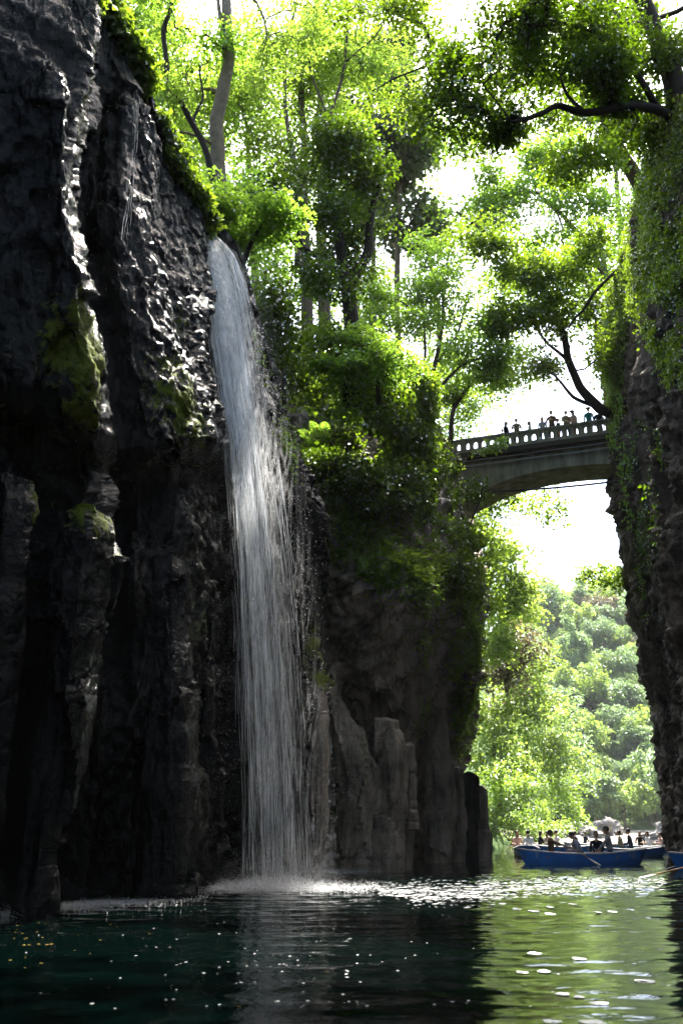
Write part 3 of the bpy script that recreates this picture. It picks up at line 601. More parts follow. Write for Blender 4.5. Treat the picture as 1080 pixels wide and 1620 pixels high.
# big background trees beyond both rims --------------------------------
for k, (px, tr, bl, mt, lb) in enumerate([
    (230, 34, [(220,120,36,90,120,150),(300,230,36,70,80,90),(260,330,34,60,60,60)], 'lime', 'leafy yellow-green tree filling the upper left behind the black rock rim'),
    (400, 44, [(400,150,44,110,150,190),(420,330,44,80,90,120),(440,450,42,70,70,90)], 'maple', 'broad light green tree behind the pale-barked maple'),
    (560, 60, [(540,100,60,120,110,150),(520,300,60,90,100,120),(570,470,58,90,80,120)], 'lime', 'tall yellow-green tree in the far centre of the left bank'),
    (690, 66, [(700,520,66,80,80,110),(720,640,64,70,60,110),(690,320,66,50,70,30),(640,620,60,50,60,70)], 'lime', 'sunny yellow-green tree rising behind the left end of the bridge'),
    (980, 58, [(960,200,56,100,80,120),(1010,380,54,60,100,100),(920,380,56,60,50,40),(1000,520,56,50,60,60)], 'maple', 'light green tree behind the leaning trunk on the right bank'),
    (900, 52, [(760,330,50,60,50,80),(860,400,52,70,50,100),(720,210,50,60,60,70),(800,480,52,60,40,70),(940,480,54,60,60,80),(880,260,52,70,50,70)], 'maple', 'layered light green tree filling the upper right behind the arching one'),
    (830, 70, [(800,620,72,50,40,30),(740,440,70,60,40,34),(780,230,70,70,50,24)], 'lime', 'thin sunlit tree showing through the sky gap above the bridge')]):
    tree('bank_tree', lb, [[(px, 660, tr, .3), (px + 5, 520 if px == 690 else 420, tr, .22), (px - 12, 400 if px == 690 else 200, tr, .12)]] if px not in (830, 900) else [[(1010, 640, tr + 2, .3), (985, 540, tr + 1, .22), (940, 470, tr, .14), (900, 400, tr, .08)]], bl, M[mt], M['bark_mid'], size=.17, per=36, srad=1.0, seed=30 + k, tilt=.3, flat=.2, gap=.14, step=1.2)
def wblob_tree(label, base, top, cen, rad, n, mt, seed):
    def inv(q): x, y, z = q; zc = y * _c + (z - CAM_H) * _s; return q
    rs = np.random.default_rng(seed); c = rand_unit(n) * (rs.uniform(0, 1, n) ** .4)[:, None] * np.array(rad) + np.array(cen)
    root = thing('canopy_tree', base, label, 'tree'); tb = MB(); b0 = Vector(base); t0 = Vector(top); pts = [b0.lerp(t0, i / 8) + Vector((.2 * math.sin(i), .2 * math.cos(i * 1.3), 0)) for i in range(9)]; tb.tube([q - b0 for q in pts], [.34 - .025 * i for i in range(9)], 9)
    for q in c[::3]: m_ = t0.lerp(Vector(q), .5) + Vector((0, 0, -.4)); tb.tube([t0 - b0, m_ - b0, Vector(q) - b0], [.07, .04, .015], 4)
    tb.build('trunk', M['bark_dark'], root, smooth=True)
    nn = rs.normal(0, .4, (n, 3)); nn[:, 2] += 1; nn /= np.linalg.norm(nn, axis=1, keepdims=True); V, Fc, tone = sprays(c, nn, rs.uniform(.8, 1.5, n), 40, .30, .25, .3, .5, rs.uniform(0, 1, n))
    link('crown', npmesh('crown', V - np.array(base), Fc, tone=tone, smooth=False), M[mt], root)
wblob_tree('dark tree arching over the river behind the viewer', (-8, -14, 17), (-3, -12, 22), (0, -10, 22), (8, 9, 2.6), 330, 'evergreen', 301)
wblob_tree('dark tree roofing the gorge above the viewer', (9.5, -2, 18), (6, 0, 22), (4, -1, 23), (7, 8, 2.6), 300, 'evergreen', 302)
wblob_tree('unseen dark tree added on the right rim to keep sky off the rock', (12, 11, 19), (11.5, 11, 22), (11.5, 11, 23), (4.6, 6, 3.5), 200, 'evergreen', 304)  # added out of view to block sky and darken the left wall
wblob_tree('unseen dark tree added high above the river to shade the gorge', (-9, 6, 18), (-4, 8, 26), (0, 8, 28), (9, 8, 1.8), 260, 'evergreen', 305)  # added overhead, unseen; its gaps let sky glints through
wblob_tree('broad unseen tree added over the right rim to shade water and wall', (13, 16, 20), (9, 16, 28), (4.5, 16.5, 31), (8, 6, 1.5), 330, 'evergreen', 306)  # added in the sun's path, unseen, to shade near water and wall
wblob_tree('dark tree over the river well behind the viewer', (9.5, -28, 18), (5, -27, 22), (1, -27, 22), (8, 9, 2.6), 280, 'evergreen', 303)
# shrubs and evergreens that dress the left bank between the fall and the bridge
for k, (px, py, dp, bl, mt, lb) in enumerate([
    (450, 640, 29, [(450,560,28.6,46,60,90,1.6),(430,500,28,30,50,50,1.4)], 'evergreen', 'dark glossy shrub right behind the lip of the waterfall'),
    (520, 620, 32, [(520,560,31.4,55,50,110,1.8),(490,600,31,40,34,50,1.4)], 'midgreen', 'mid green leafy shrub beneath the forked evergreen'),
    (585, 690, 34, [(590,560,33.4,50,60,120,2),(580,640,33,40,50,90,1.6)], 'evergreen', 'tall dark bush right of the forked trunk'),
    (640, 760, 36, [(640,640,35.6,50,70,150,2),(620,710,35,50,50,110,1.8),(655,720,35.6,40,50,80,1.6)], 'midgreen', 'dense leafy tree standing in front of the left end of the bridge'),
    (668, 830, 37, [(675,760,36.6,36,60,120,1.8),(690,820,37,30,50,80,1.5),(650,830,36,30,40,60,1.4)], 'evergreen', 'dark bush hiding where the bridge meets the left rock'),
    (590, 850, 33.6, [(590,790,33.2,50,50,110,1.5),(560,740,33.4,40,40,70,1.4)], 'evergreen', 'dark shrub on the slope above the brown overhang'),
    (700, 900, 40, [(725,870,40,30,50,80,1.5),(715,930,38.6,30,40,50,1.2)], 'midgreen', 'leafy shrub draped on the shoulder of the overhanging rock'),
    (545, 790, 32.6, [(520,720,33,30,34,40,1.2),(545,770,32.6,24,30,30,1)], 'evergreen', 'small dark shrub above the ferns right of the fall')]):
    tree('leafy_shrub', lb, [[(px, py, dp + .6, .09), (px, py - 40, dp + .3, .07), (px + 4, py - 90, dp, .04)]], bl, M[mt], M['bark_dark'], size=.13, per=44, srad=.42, cat='shrub', seed=50 + k, tilt=.55, jit=.6, flat=.35, droop=.4, step=.5)
# trees under / beyond the bridge on the sunlit left bank
def bank(px, py_base, dp, bl, mt, lb, k, sz=.24, bark='bark_mid'):
    tree('sunlit_tree', lb, [[(px, py_base, dp, .22), (px + 3, py_base - 60, dp, .17), (px - 2, py_base - 130, dp, .1)]], bl, M[mt], M[bark], size=sz, per=46, srad=1.1, group='trees on the sunlit left bank beyond the bridge', seed=80 + k, tilt=.3, flat=.25, step=1.4, gap=-.1)
bank(742, 960, 56, [(745,850,56,40,60,90),(775,800,58,50,34,60),(760,920,56,36,50,70)], 'lime', 'bright maple just under the left part of the arch', 0, .18)
bank(790, 1040, 76, [(795,880,76,36,60,80),(800,960,76,34,50,70),(780,1010,74,34,40,50)], 'hillpale', 'yellow-green tree directly left of the open sky under the arch', 1)
bank(800, 1080, 84, [(815,1020,84,34,34,56),(800,1060,84,30,30,40)], 'hillbrown', 'olive brown tree bulging toward the valley beneath the arch', 2)
bank(780, 1200, 90, [(790,1120,90,50,50,90),(830,1110,92,44,34,60),(770,1180,88,30,50,50)], 'hillpale', 'bright yellow-green layered tree in the middle of the sunlit bank', 3)
bank(830, 1230, 104, [(850,1150,104,50,44,90),(880,1190,104,36,36,50),(820,1190,100,40,40,60)], 'hillpale', 'wide pale green tree leaning over the river bank', 4)
bank(790, 1280, 96, [(795,1240,96,40,34,70),(850,1250,108,50,40,80)], 'lime', 'fresh green tree low over the bank left of the boats', 5)
bank(800, 1100, 88, [(825,950,88,26,40,50),(838,1050,92,30,40,50)], 'hillpale', 'narrow bright tree reaching out toward the sky gap', 8)
bank(870, 1240, 112, [(880,1120,112,30,40,50),(905,1190,114,26,40,40)], 'hillleaf', 'darker green tree between the bank and the hillside', 9)
bank(880, 1300, 118, [(890,1250,118,40,36,70),(905,1280,120,24,24,30)], 'lime', 'rounded green tree at the end of the bank just above the boats', 6)
bank(780, 1325, 100, [(790,1295,98,30,22,40),(830,1300,112,40,20,50),(870,1308,125,30,12,26)], 'hillpale', 'low yellowish bushes at the water edge left of the boulders', 7)
tree('leaning_sapling', 'thin dark sapling leaning right across the arch shadow', [[(716,890,40,.05),(740,840,40.4,.045),(752,810,40.6,.04),(762,770,41,.03)],[(740,840,40.4,.03),(725,800,40.4,.02)]],
     [(770,790,41.4,40,14,22,1.0),(740,770,41,24,14,14,.8)], M['evergreen'], M['bark_dark'], size=.12, per=26, srad=.45, seed=95)
tree('maple_sprig', 'lime maple spray hanging under the right half of the arch', [[(880,700,52,.05),(882,760,52,.035),(884,800,52,.02)]], [(875,800,52,26,30,24,1),(850,775,52,30,10,12,1)], M['lime'], M['bark_mid'], size=.15, per=34, srad=.6, seed=96)
tree('maple_sprig', 'bright maple spray in front of the bridge side near its left end', [[(690,745,41,.04),(722,728,40.6,.03),(748,714,40.4,.015)]], [(752,714,40.4,20,9,16,.5)], M['lime'], M['bark_dark'], size=.13, per=26, srad=.35, seed=98)
tree('cliff_maple', 'lime maple branch growing out of the right rock below the bridge', [[(1010,960,49.5,.06),(985,925,49,.045),(955,918,49,.03),(930,905,49,.02)],[(985,925,49,.03),(975,880,49,.02),(962,850,49,.015)]],
     [(955,905,49,45,16,34,1.2),(990,900,49,24,24,20,1)], M['lime'], M['bark_dark'], size=.14, per=36, srad=.55, seed=97)

# ------------------------------------------------------------------ far hillside trees
def hill_tree_mesh(kind, seed):
    r = np.random.default_rng(seed); ncl = 120; base = []
    if kind == 'round': c = rand_unit(ncl) * (r.uniform(0.25, 1, ncl) ** .5)[:, None] * np.array([3.2, 3.2, 2.4]) + np.array([0, 0, 5.2])
    elif kind == 'wide': c = rand_unit(ncl) * (r.uniform(0.25, 1, ncl) ** .5)[:, None] * np.array([4.4, 4.4, 1.7]) + np.array([0, 0, 5.0])
    else:
        h = r.uniform(0, 1, ncl); a = r.uniform(0, 6.28, ncl); rr = (1 - h) * 2.2 + .2; c = np.stack([np.cos(a) * rr, np.sin(a) * rr, 2 + h * 8], 1)
    c = c[c[:, 2] > 1.6]
    c = c + 1.9 * np.stack([vnoise(c * .5, seed + k_) for k_ in (1, 2, 3)], 1) * np.array([1, 1, .7])
    nn = c - np.array([0, 0, 3.5]); nn /= np.linalg.norm(nn, axis=1, keepdims=True); nn[:, 2] += .5; nn += r.normal(0, .55, nn.shape); nn /= np.linalg.norm(nn, axis=1, keepdims=True)
    V, Fc, tone = sprays(c, nn, r.uniform(.35, 1.3, len(c)), 30, .40, .12, .3, .4, r.uniform(0, 1, len(c)))
    return npmesh('crown', V, Fc, tone=tone, smooth=False)
tm = MB(); tm.tube([(0, 0, -1.5), (.1, 0, 2), (0, .2, 4.6)], [.3, .24, .12], 6)
for a in range(5): tm.tube([(0, 0, 2.6 + a * .3), (math.cos(a * 2.4) * 1.1, math.sin(a * 2.4) * 1.1, 4 + a * .2), (math.cos(a * 2.4) * 2, math.sin(a * 2.4) * 2, 4.9 + a * .2)], [.12, .08, .04], 4)
to = tm.build('trunk', M['bark_mid']); tmesh = to.data; bpy.data.objects.remove(to)
kinds = [('round', 'hillpale', 'rounded pale green hillside tree'), ('wide', 'hillpale', 'flat-topped pale green hillside tree'), ('round', 'hillleaf', 'rounded darker green hillside tree'),
         ('wide', 'hillleaf', 'wide darker green hillside tree'), ('cone', 'hillleaf', 'pointed dark hillside conifer'), ('round', 'hillbrown', 'rusty brown hillside tree')]
hm = []
for i, (k, mt, lb) in enumerate(kinds):
    me = hill_tree_mesh(k, 200 + i); me.materials.append(M[mt]); hm.append((me, lb))
def place_hill(x, y, i, s, grp):
    z = float(terrain_h(np.array([x]), np.array([float(y)]))[0]); z += float(hill_noise(np.array([x]), np.array([float(y)]), np.array([z]))[0]) - 0.3
    px_, py_ = proj(x, y, z + 4); zone = 'near the skyline' if py_ < 985 else ('low down above the gravel bar' if py_ > 1230 else ('a third of the way up' if py_ > 1110 else 'more than halfway up')); side = ' beside the right rock wall' if px_ > 975 else (' close to the sunlit bank' if px_ < 885 else '')
    root = thing('hill_tree', (x, y, z), hm[i][1] + ' ' + zone + side, 'tree', grp, random.uniform(0, 6.28)); root.scale = (s, s, s * random.uniform(.85, 1.2))
    o = bpy.data.objects.new('crown', hm[i][0]); C.objects.link(o); o.parent = root
    o = bpy.data.objects.new('trunk', tmesh); C.objects.link(o); o.parent = root
def proj(x, y, z):
    dx, dy, dz = x, y, z - CAM_H; zc = dy * _c + dz * _s; yc = -dy * _s + dz * _c
    return 540 + F * dx / zc, 810 - F * yc / zc
pts_ = []
for _ in range(9000):
    y = random.uniform(190, 345); x = random.uniform(18, 155); dmin = 3.3 + (y - 190) * .022
    z = float(terrain_h(np.array([x]), np.array([y]))[0]); px, py = proj(x, y, z + 5)
    if not (812 < px < 1085 and py > 780) or any((x - a) ** 2 + (y - b) ** 2 < dmin * dmin for a, b in pts_): continue
    pts_.append((x, y)); n = vnoise(np.array([[x * .05, y * .05, 3.]]), 77)[0]
    place_hill(x, y, random.choices(range(6), [3, 3, 2.2 - n, 2 - n, .7, .35])[0], random.choice((.6, .8, 1.0, 1.2, 1.5)) * random.uniform(.85, 1.15), 'trees covering the far hillside')
nh = len(pts_)
print('hill trees', nh)

# ------------------------------------------------------------------ plants on the rocks
def surf_pts(G, Nn, n, cond, out=0.05):
    V = G.reshape(-1, 3); nn = Nn.reshape(-1, 3); zc = V[:, 1] * _c + (V[:, 2] - CAM_H) * _s; zc = np.maximum(zc, .5)
    yc = -V[:, 1] * _s + (V[:, 2] - CAM_H) * _c; px = 540 + F * V[:, 0] / zc; py = 810 - F * yc / zc
    dot = np.sum(nn * (np.array([0, 0, CAM_H]) - V), 1)
    m = np.where(cond(px, py, V, nn))[0]
    if len(m) == 0: return np.zeros((0, 3)), np.zeros((0, 3))
    k = rng.choice(m, n); return V[k] + nn[k] * out + rng.normal(0, .08, (n, 3)), nn[k]
def poly_in(poly):
    poly = np.array(poly, float)
    def f(px, py):
        r = np.zeros(len(px), bool); j = len(poly) - 1
        for i in range(len(poly)):
            xi, yi = poly[i]; xj, yj = poly[j]
            c = ((yi > py) != (yj > py)) & (px < (xj - xi) * (py - yi) / (yj - yi + 1e-9) + xi); r ^= c; j = i
        return r
    return f
def cover(name, label, G, Nn, n, poly, leaf, size, per=9, srad=.22, kind='stuff', hang=.5, nz=-1, thr=-.2, seed=0, cat='plants', up=0.3):
    pin = poly_in(poly)
    c, nn = surf_pts(G, Nn, n, lambda px, py, V, q: pin(px, py) & (q[:, 2] > nz) & (vnoise(V * .9, seed) > thr))
    if len(c) == 0: print('no pts', name); return
    nn = nn.copy(); nn[:, 2] += up; nn /= np.linalg.norm(nn, axis=1, keepdims=True)
    ct = np.clip(.5 + .8 * vnoise(c * .8, seed + 3), 0, 1)
    V, Fc, tone = sprays(c, nn, srad * rng.uniform(.5, 1.4, len(c)), per, size, .3, hang, .5, ct)
    o = link(name, npmesh(name, V, Fc, tone=tone, smooth=False), leaf); tag(o, label, cat, kind=kind)
cover('undergrowth', 'low leafy growth covering the slope above the brown overhang', GM, NM, 6500, [(430,560),(700,560),(760,880),(765,960),(735,960),(700,930),(640,900),(600,900),(560,880),(520,830),(480,740)], M['midgreen'], .16, 8, .28, seed=11)
cover('undergrowth', 'brighter leafy growth along the crest of the overhang', GM, NM, 1400, [(520,700),(700,800),(765,930),(700,960),(600,930),(500,850),(470,720)], M['maple'], .16, 9, .24, seed=12, thr=.05)
cover('hanging_ivy', 'ivy curtain hanging down the right shoulder of the overhang toward the columns', GM, NM, 2600, [(715,880),(775,900),(785,1060),(770,1140),(745,1190),(722,1200),(712,1100),(705,960)], M['lime'], .15, 10, .25, seed=13, cat='ivy', thr=-.3, kind=None)
cover('hanging_ivy', 'narrow bright ivy strip down the middle edge of the overhang', GM, NM, 420, [(640,930),(705,960),(700,1030),(680,1130),(655,1170),(650,1090)], M['lime'], .11, 8, .18, seed=14, cat='ivy', thr=.0, kind=None)
cover('undergrowth', 'dark grass and fern fringe along the rim of the black wall', GL, NL, 3200, [(120,-80),(190,40),(240,140),(290,290),(330,350),(345,330),(260,110),(200,-80)], M['midgreen'], .15, 9, .2, seed=15, thr=-.5)
cover('undergrowth', 'small wet plants on the rock right of the falling water', GL, NL, 500, [(395,520),(440,620),(500,780),(480,800),(420,650)], M['maple'], .10, 8, .16, seed=16, thr=.1)
cover('creeper', 'thick green creeper blanket over the upper right rock', GR, NR, 7500, [(960,420),(1000,300),(1040,200),(1100,150),(1110,620),(1060,600),(1000,470),(985,600),(965,700),(950,560)], M['midgreen'], .12, 10, .26, seed=17, cat='creeper', thr=-.35, kind=None)
cover('creeper', 'bright pointed creeper leaves beside the right end of the bridge', GR, NR, 420, [(955,560),(985,560),(1000,700),(1010,860),(975,760),(958,690)], M['maple'], .17, 8, .25, seed=18, cat='creeper', thr=-.1, kind=None)
cover('creeper', 'sparse creeper trailing down the shaded right rock under the bridge', GR, NR, 520, [(1000,640),(1050,640),(1050,800),(1030,1000),(1010,900),(985,760)], M['evergreen'], .13, 8, .2, seed=19, cat='creeper', thr=.2, kind=None)
cover('creeper', 'light leafy tufts on the upper right rock face', GR, NR, 600, [(1010,260),(1110,180),(1110,420),(1040,470)], M['maple'], .14, 8, .25, seed=20, cat='creeper', thr=.1, kind=None)

def fern_mesh(seed):
    r = np.random.default_rng(seed); pos = []; d = []; nr = []; L = []
    for k in range(9):
        a = k * 2.4 + r.uniform(-.3, .3); ln = r.uniform(.6, .95)
        h = np.array([math.cos(a), math.sin(a), 0])
        for i in range(1, 15):
            t = i / 14; p = h * ln * t + np.array([0, 0, .55 * t - .75 * t * t]) * ln; sd = np.cross(h, [0, 0, 1])
            for s in (-1, 1):
                pos.append(p); d.append(sd * s + h * .35 + np.array([0, 0, -.15])); nr.append([0, 0, 1]); L.append(.20 * ln * math.sin(math.pi * min(1, .12 + t * .88)) ** .7 + .02)
    V, Fc = leaf_arrays(np.array(pos), np.array(d), np.array(nr, float) + r.normal(0, .2, (len(pos), 3)), np.array(L), np.array(L) * .3)
    tn = np.repeat(r.uniform(.3, 1, len(pos)), 4); r2 = np.random.default_rng(seed); ev = [[0, 0, -.02]]; ef = []; b0 = len(V)
    for k in range(9):
        a = k * 2.4 + r2.uniform(-.3, .3); ln = r2.uniform(.6, .95); h = np.array([math.cos(a), math.sin(a), 0]); sd = np.cross(h, [0, 0, 1]) * .008; prev = (0, 0)
        for i in range(1, 8):
            t = i / 7; q_ = h * ln * t + np.array([0, 0, .55 * t - .75 * t * t]) * ln; ev += [q_ - sd, q_ + sd]; c_ = (len(ev) - 2, len(ev) - 1)
            if i == 1: ef.append((0, c_[0], c_[1]))
            else: ef += [(prev[0], c_[0], c_[1]), (prev[0], c_[1], prev[1])]
            prev = c_
    V = np.concatenate([V, np.array(ev)]); Fc = np.concatenate([Fc, np.array(ef) + b0]); tn = np.concatenate([tn, np.full(len(ev), .4)])
    return npmesh('fronds', V, Fc, tone=tn, smooth=False)
fmeshes = [fern_mesh(i) for i in (1, 2)]
for m_ in fmeshes: m_.materials.append(M['maple'])
pin = poly_in([(470,690),(520,690),(575,800),(560,850),(520,800)]); c, nn = surf_pts(GM, NM, 34, lambda px, py, V, q: pin(px, py) & (q[:, 2] > -.1), .25)
pin2 = poly_in([(445,560),(560,600),(560,680),(500,690)]); c2, nn2 = surf_pts(GM, NM, 8, lambda px, py, V, q: pin2(px, py), .1)
pin3 = poly_in([(505,880),(560,870),(580,900),(530,930)]); c3, nn3 = surf_pts(GM, NM, 5, lambda px, py, V, q: pin3(px, py), .1)
for i, (cc, nq) in enumerate(zip(np.concatenate([c, c2, c3]), np.concatenate([nn, nn2, nn3]))):
    o = link('fern', fmeshes[i % 2]); o.location = cc; o.rotation_euler = Vector((nq[0] * .8, nq[1] * .8, 1)).to_track_quat('Z', 'Y').to_euler(); s = random.uniform(1.0, 1.6); o.scale = (s, s, s)
    tag(o, 'light green fern ' + ('on the slope directly right of the waterfall' if i < 34 else 'in the shade behind the lip of the waterfall' if i < 42 else 'on the broken rock below the slope') + (', with long fronds' if s > 1.4 else ', with short fronds' if s < 1.2 else ''), 'fern', 'ferns on the slope right of the waterfall')
def broad_mesh(seed):
    r = np.random.default_rng(seed); n = 46; a = r.uniform(0, 6.28, n); rr = r.uniform(.05, .5, n)
    pos = np.stack([np.cos(a) * rr, np.sin(a) * rr, .35 - rr * rr * .9 + r.uniform(-.1, .1, n)], 1); d = np.stack([np.cos(a), np.sin(a), -.6 + 0 * a], 1) + r.normal(0, .25, (n, 3))
    V, Fc = leaf_arrays(pos, d, np.tile([0, 0, 1.], (n, 1)) + r.normal(0, .3, (n, 3)), r.uniform(.22, .36, n), r.uniform(.09, .14, n))
    return npmesh('leaves', V, Fc, tone=np.repeat(r.uniform(.2, 1, n), 4), smooth=False)
bmeshes = [broad_mesh(i) for i in (5, 6)]
for m_ in bmeshes: m_.materials.append(M['midgreen'])
pin = poly_in([(590,830),(680,850),(700,930),(640,935),(600,900)]); c, nn = surf_pts(GM, NM, 26, lambda px, py, V, q: pin(px, py) & (q[:, 2] > -.45), .15)
for i, (cc, nq) in enumerate(zip(c, nn)):
    o = link('broadleaf_plant', bmeshes[i % 2]); o.location = cc; o.rotation_euler = Vector((nq[0], nq[1], .8)).to_track_quat('Z', 'Y').to_euler(); s = random.uniform(.9, 1.4); o.scale = (s, s, s)
    tag(o, 'dark plant with long drooping leaves among its like on the lip of the brown overhang', 'plant', 'broadleaf plants on the lip of the overhang')

# ------------------------------------------------------------------ basalt columns at the foot of the wall
def pillar(rows, dep, label, seed, sides=6, mat='dry_rock', thick=0.8, moss=0.25, top_moss=0):
    """rows: (px centre, py, half width px) from the top down to the waterline"""
    rows = np.array(rows, float); n = 72; m = 44; t = np.linspace(0, 1, n); yy = np.interp(t, np.linspace(0, 1, len(rows)), rows[:, 1]); V = []
    base = P(rows[-1, 0], rows[-1, 1], dep)
    for i in range(n):
        y = yy[i]; px = np.interp(y, rows[:, 1], rows[:, 0]); hw = np.interp(y, rows[:, 1], rows[:, 2]); p = P(px, y, dep); r = hw * dep / F * 1.03
        z = p.z if i < n - 1 else -1.5
        for j in range(m):
            a = 2 * math.pi * j / m + seed; aa = (a % (2 * math.pi / sides)) - math.pi / sides; rr = r * (0.12 + 0.88 * math.cos(math.pi / sides) / math.cos(aa)) * 1.06
            V.append((p.x + rr * math.cos(a), p.y + rr * thick * math.sin(a), z))
    V = np.array(V); c = np.repeat(V.reshape(n, m, 3).mean(1), m, 0); d = V - c; d[:, 2] = 0; d /= np.linalg.norm(d, axis=1, keepdims=True) + 1e-9
    V = V + d * (.14 * fbm(V * np.array([.9, .9, .35]), 4, seed, True) + .20 * facets(V * np.array([1.3, 1.3, .38]), seed + 5) - .035 * np.clip(1 - np.abs(fbm(np.stack([V[:, 2] * 1.1, 0 * V[:, 0] + seed, V[:, 0] * .15], 1), 2, seed)) * 9, 0, 1) + .05 * fbm(V * np.array([4, 4, 1.2]), 3, seed + 2))[:, None]
    V[:m, 2] += .35 * vnoise(V[:m] * 1.3, seed + 9) + .1
    top = V[:m].mean(0) + np.array([0, 0, .12]); V = np.concatenate([V, [top]])
    f = np.array([(i * m + j, i * m + (j + 1) % m, (i + 1) * m + (j + 1) % m, (i + 1) * m + j) for i in range(n - 1) for j in range(m)])[:, ::-1]
    tf = np.array([(j, (j + 1) % m, n * m, n * m) for j in range(m)])
    V -= np.array(base); mo = np.clip(moss + .3 * fbm(V * .8, 3, seed + 3) + top_moss * np.clip(1 - (V[:, 2].max() - V[:, 2]) / 1.1, 0, 1) * np.clip(.6 + (V[:, 0] / .6), 0, 1), 0, 1)
    me = bpy.data.meshes.new('basalt_column'); me.from_pydata(V.tolist(), [], f.tolist() + [t_[:3].tolist() for t_ in tf]); me.polygons.foreach_set('use_smooth', [False] * len(me.polygons))
    at = me.attributes.new('moss', 'FLOAT', 'POINT'); at.data.foreach_set('value', mo.astype(np.float32)); me.update()
    o = link('basalt_column', me, M[mat]); o.location = base; return tag(o, label, 'rock column', 'basalt columns along the foot of the gorge wall')
pillar([(512,1105,5),(514,1125,9),(508,1180,11),(506,1260,10),(504,1330,8),(501,1384,5)], 26.6, 'thin pale rib of rock catching light just right of the falling water', 1, 5, thick=.7, moss=.1)
pillar([(518,1075,8),(530,1115,14),(548,1170,22),(566,1215,30),(574,1262,30),(569,1310,28),(566,1376,28)], 31.8, 'broad bulging brown pillar, first one right of the pale rib', 2, 6, moss=.3)
pillar([(612,1150,15),(616,1172,19),(618,1190,20),(616,1240,21),(612,1300,22),(611,1376,24)], 31.6, 'grey brown pillar leaning on the bulging one with a flat broken top', 3, 5, moss=.2)
pillar([(646,1195,5),(648,1240,6),(644,1310,5),(643,1372,5)], 33.0, 'very thin lit sliver of rock at the edge of the dark hollow', 4, 4, moss=.15)
pillar([(690,1110,10),(694,1180,15),(696,1220,17),(697,1290,18),(697,1364,19)], 41.5, 'wide dark column standing under the ivy right of the hollow', 5, 6, moss=.1)
pillar([(724,1222,8),(725,1260,9),(725,1310,9),(725,1361,9)], 42.6, 'slim column between the wide dark one and the black one', 6, 5, moss=.1)
pillar([(743,1228,9),(743,1260,10),(743,1310,10),(743,1360,10)], 43.6, 'black column second from the river end of the wall', 7, 6, 'wet_rock', moss=0)
pillar([(764,1249,8),(764,1275,9),(764,1310,9),(764,1358,9)], 45.0, 'outermost short grey column standing against the bright river', 8, 6, moss=.1)
# dark ribs of the black wall left of the fall
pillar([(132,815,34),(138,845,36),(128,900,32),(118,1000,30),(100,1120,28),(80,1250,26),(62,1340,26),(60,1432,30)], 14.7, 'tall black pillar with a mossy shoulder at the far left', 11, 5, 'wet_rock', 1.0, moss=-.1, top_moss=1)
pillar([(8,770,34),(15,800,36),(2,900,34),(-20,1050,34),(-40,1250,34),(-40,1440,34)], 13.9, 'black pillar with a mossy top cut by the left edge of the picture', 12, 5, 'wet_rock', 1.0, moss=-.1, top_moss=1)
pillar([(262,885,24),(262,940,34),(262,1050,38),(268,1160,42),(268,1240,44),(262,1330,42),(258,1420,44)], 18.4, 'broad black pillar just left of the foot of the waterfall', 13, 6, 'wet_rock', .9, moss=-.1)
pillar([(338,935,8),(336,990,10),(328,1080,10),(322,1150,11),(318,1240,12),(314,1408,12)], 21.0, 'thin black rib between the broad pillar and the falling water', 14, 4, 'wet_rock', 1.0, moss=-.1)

# ------------------------------------------------------------------ boulders on the beach
def boulder(px, py, Yd, w, h, lb, seed, mat='pale_rock'):
    import bmesh
    bm = bmesh.new(); bmesh.ops.create_icosphere(bm, subdivisions=4, radius=1); V = np.array([v.co[:] for v in bm.verts])
    d = 1 + .30 * fbm(V * .9 + seed, 3, seed) + .55 * facets(V * 1.7 + seed, seed) + .04 * fbm(V * 5, 3, seed)
    V = V * d[:, None] * np.array([w / 2, w * .4, h / 2 * 1.2]); V[:, 2] = np.maximum(V[:, 2], -h * .35)
    for v, q in zip(bm.verts, V): v.co = q
    me = bpy.data.meshes.new('boulder'); bm.to_mesh(me); bm.free(); me.polygons.foreach_set('use_smooth', [False] * len(me.polygons))
    o = link('boulder', me, M[mat]); p = P(px, py, Yd); o.location = (p.x, p.y, p.z); return tag(o, lb, 'boulder', 'boulders on the far gravel bar')
boulder(952,1316,172,6.6,3.0,'largest white boulder with a pointed top behind the long blue boat',1)
boulder(914,1318,171,4.2,2.2,'round pale boulder left of the largest white one',2)
boulder(932,1322,169,4.4,1.6,'low flat pale rock at the water edge between two big boulders',3)
boulder(892,1322,169,3.6,1.4,'small pale rock left of the round boulder',4)
boulder(1056,1317,170,4.6,2.8,'pale boulder touching the right rock wall on the gravel bar',5)
boulder(1030,1324,168,3.4,1.2,'low pale rock near the right rock wall',6)
boulder(800,1328,130,5.0,1.2,'long low sandy rock at the foot of the bushes left of the boats',7)
boulder(845,1327,135,6.0,1.2,'second low sandy rock under the bushes, nearer the boulders',8)

# ------------------------------------------------------------------ waterfall
def fallmat():
    m, nt, ns, L = newmat('falling_water')
    d = N(nt, 'ShaderNodeBsdfDiffuse'); d.inputs[0].default_value = (.93, .94, .96, 1); t = N(nt, 'ShaderNodeBsdfTranslucent'); t.inputs[0].default_value = (.8, .84, .9, 1)
    g = N(nt, 'ShaderNodeBsdfGlossy'); g.inputs['Roughness'].default_value = .3
    a = N(nt, 'ShaderNodeMixShader'); a.inputs[0].default_value = .4; L.new(d.outputs[0], a.inputs[1]); L.new(t.outputs[0], a.inputs[2])
    b = N(nt, 'ShaderNodeMixShader'); b.inputs[0].default_value = .12; L.new(a.outputs[0], b.inputs[1]); L.new(g.outputs[0], b.inputs[2])
    o = N(nt, 'ShaderNodeOutputMaterial'); L.new(b.outputs[0], o.inputs[0]); return m
M['fall'] = fallmat()
fy = np.array([352, 400, 450, 540, 640, 700, 800, 900, 1050, 1200, 1408.])
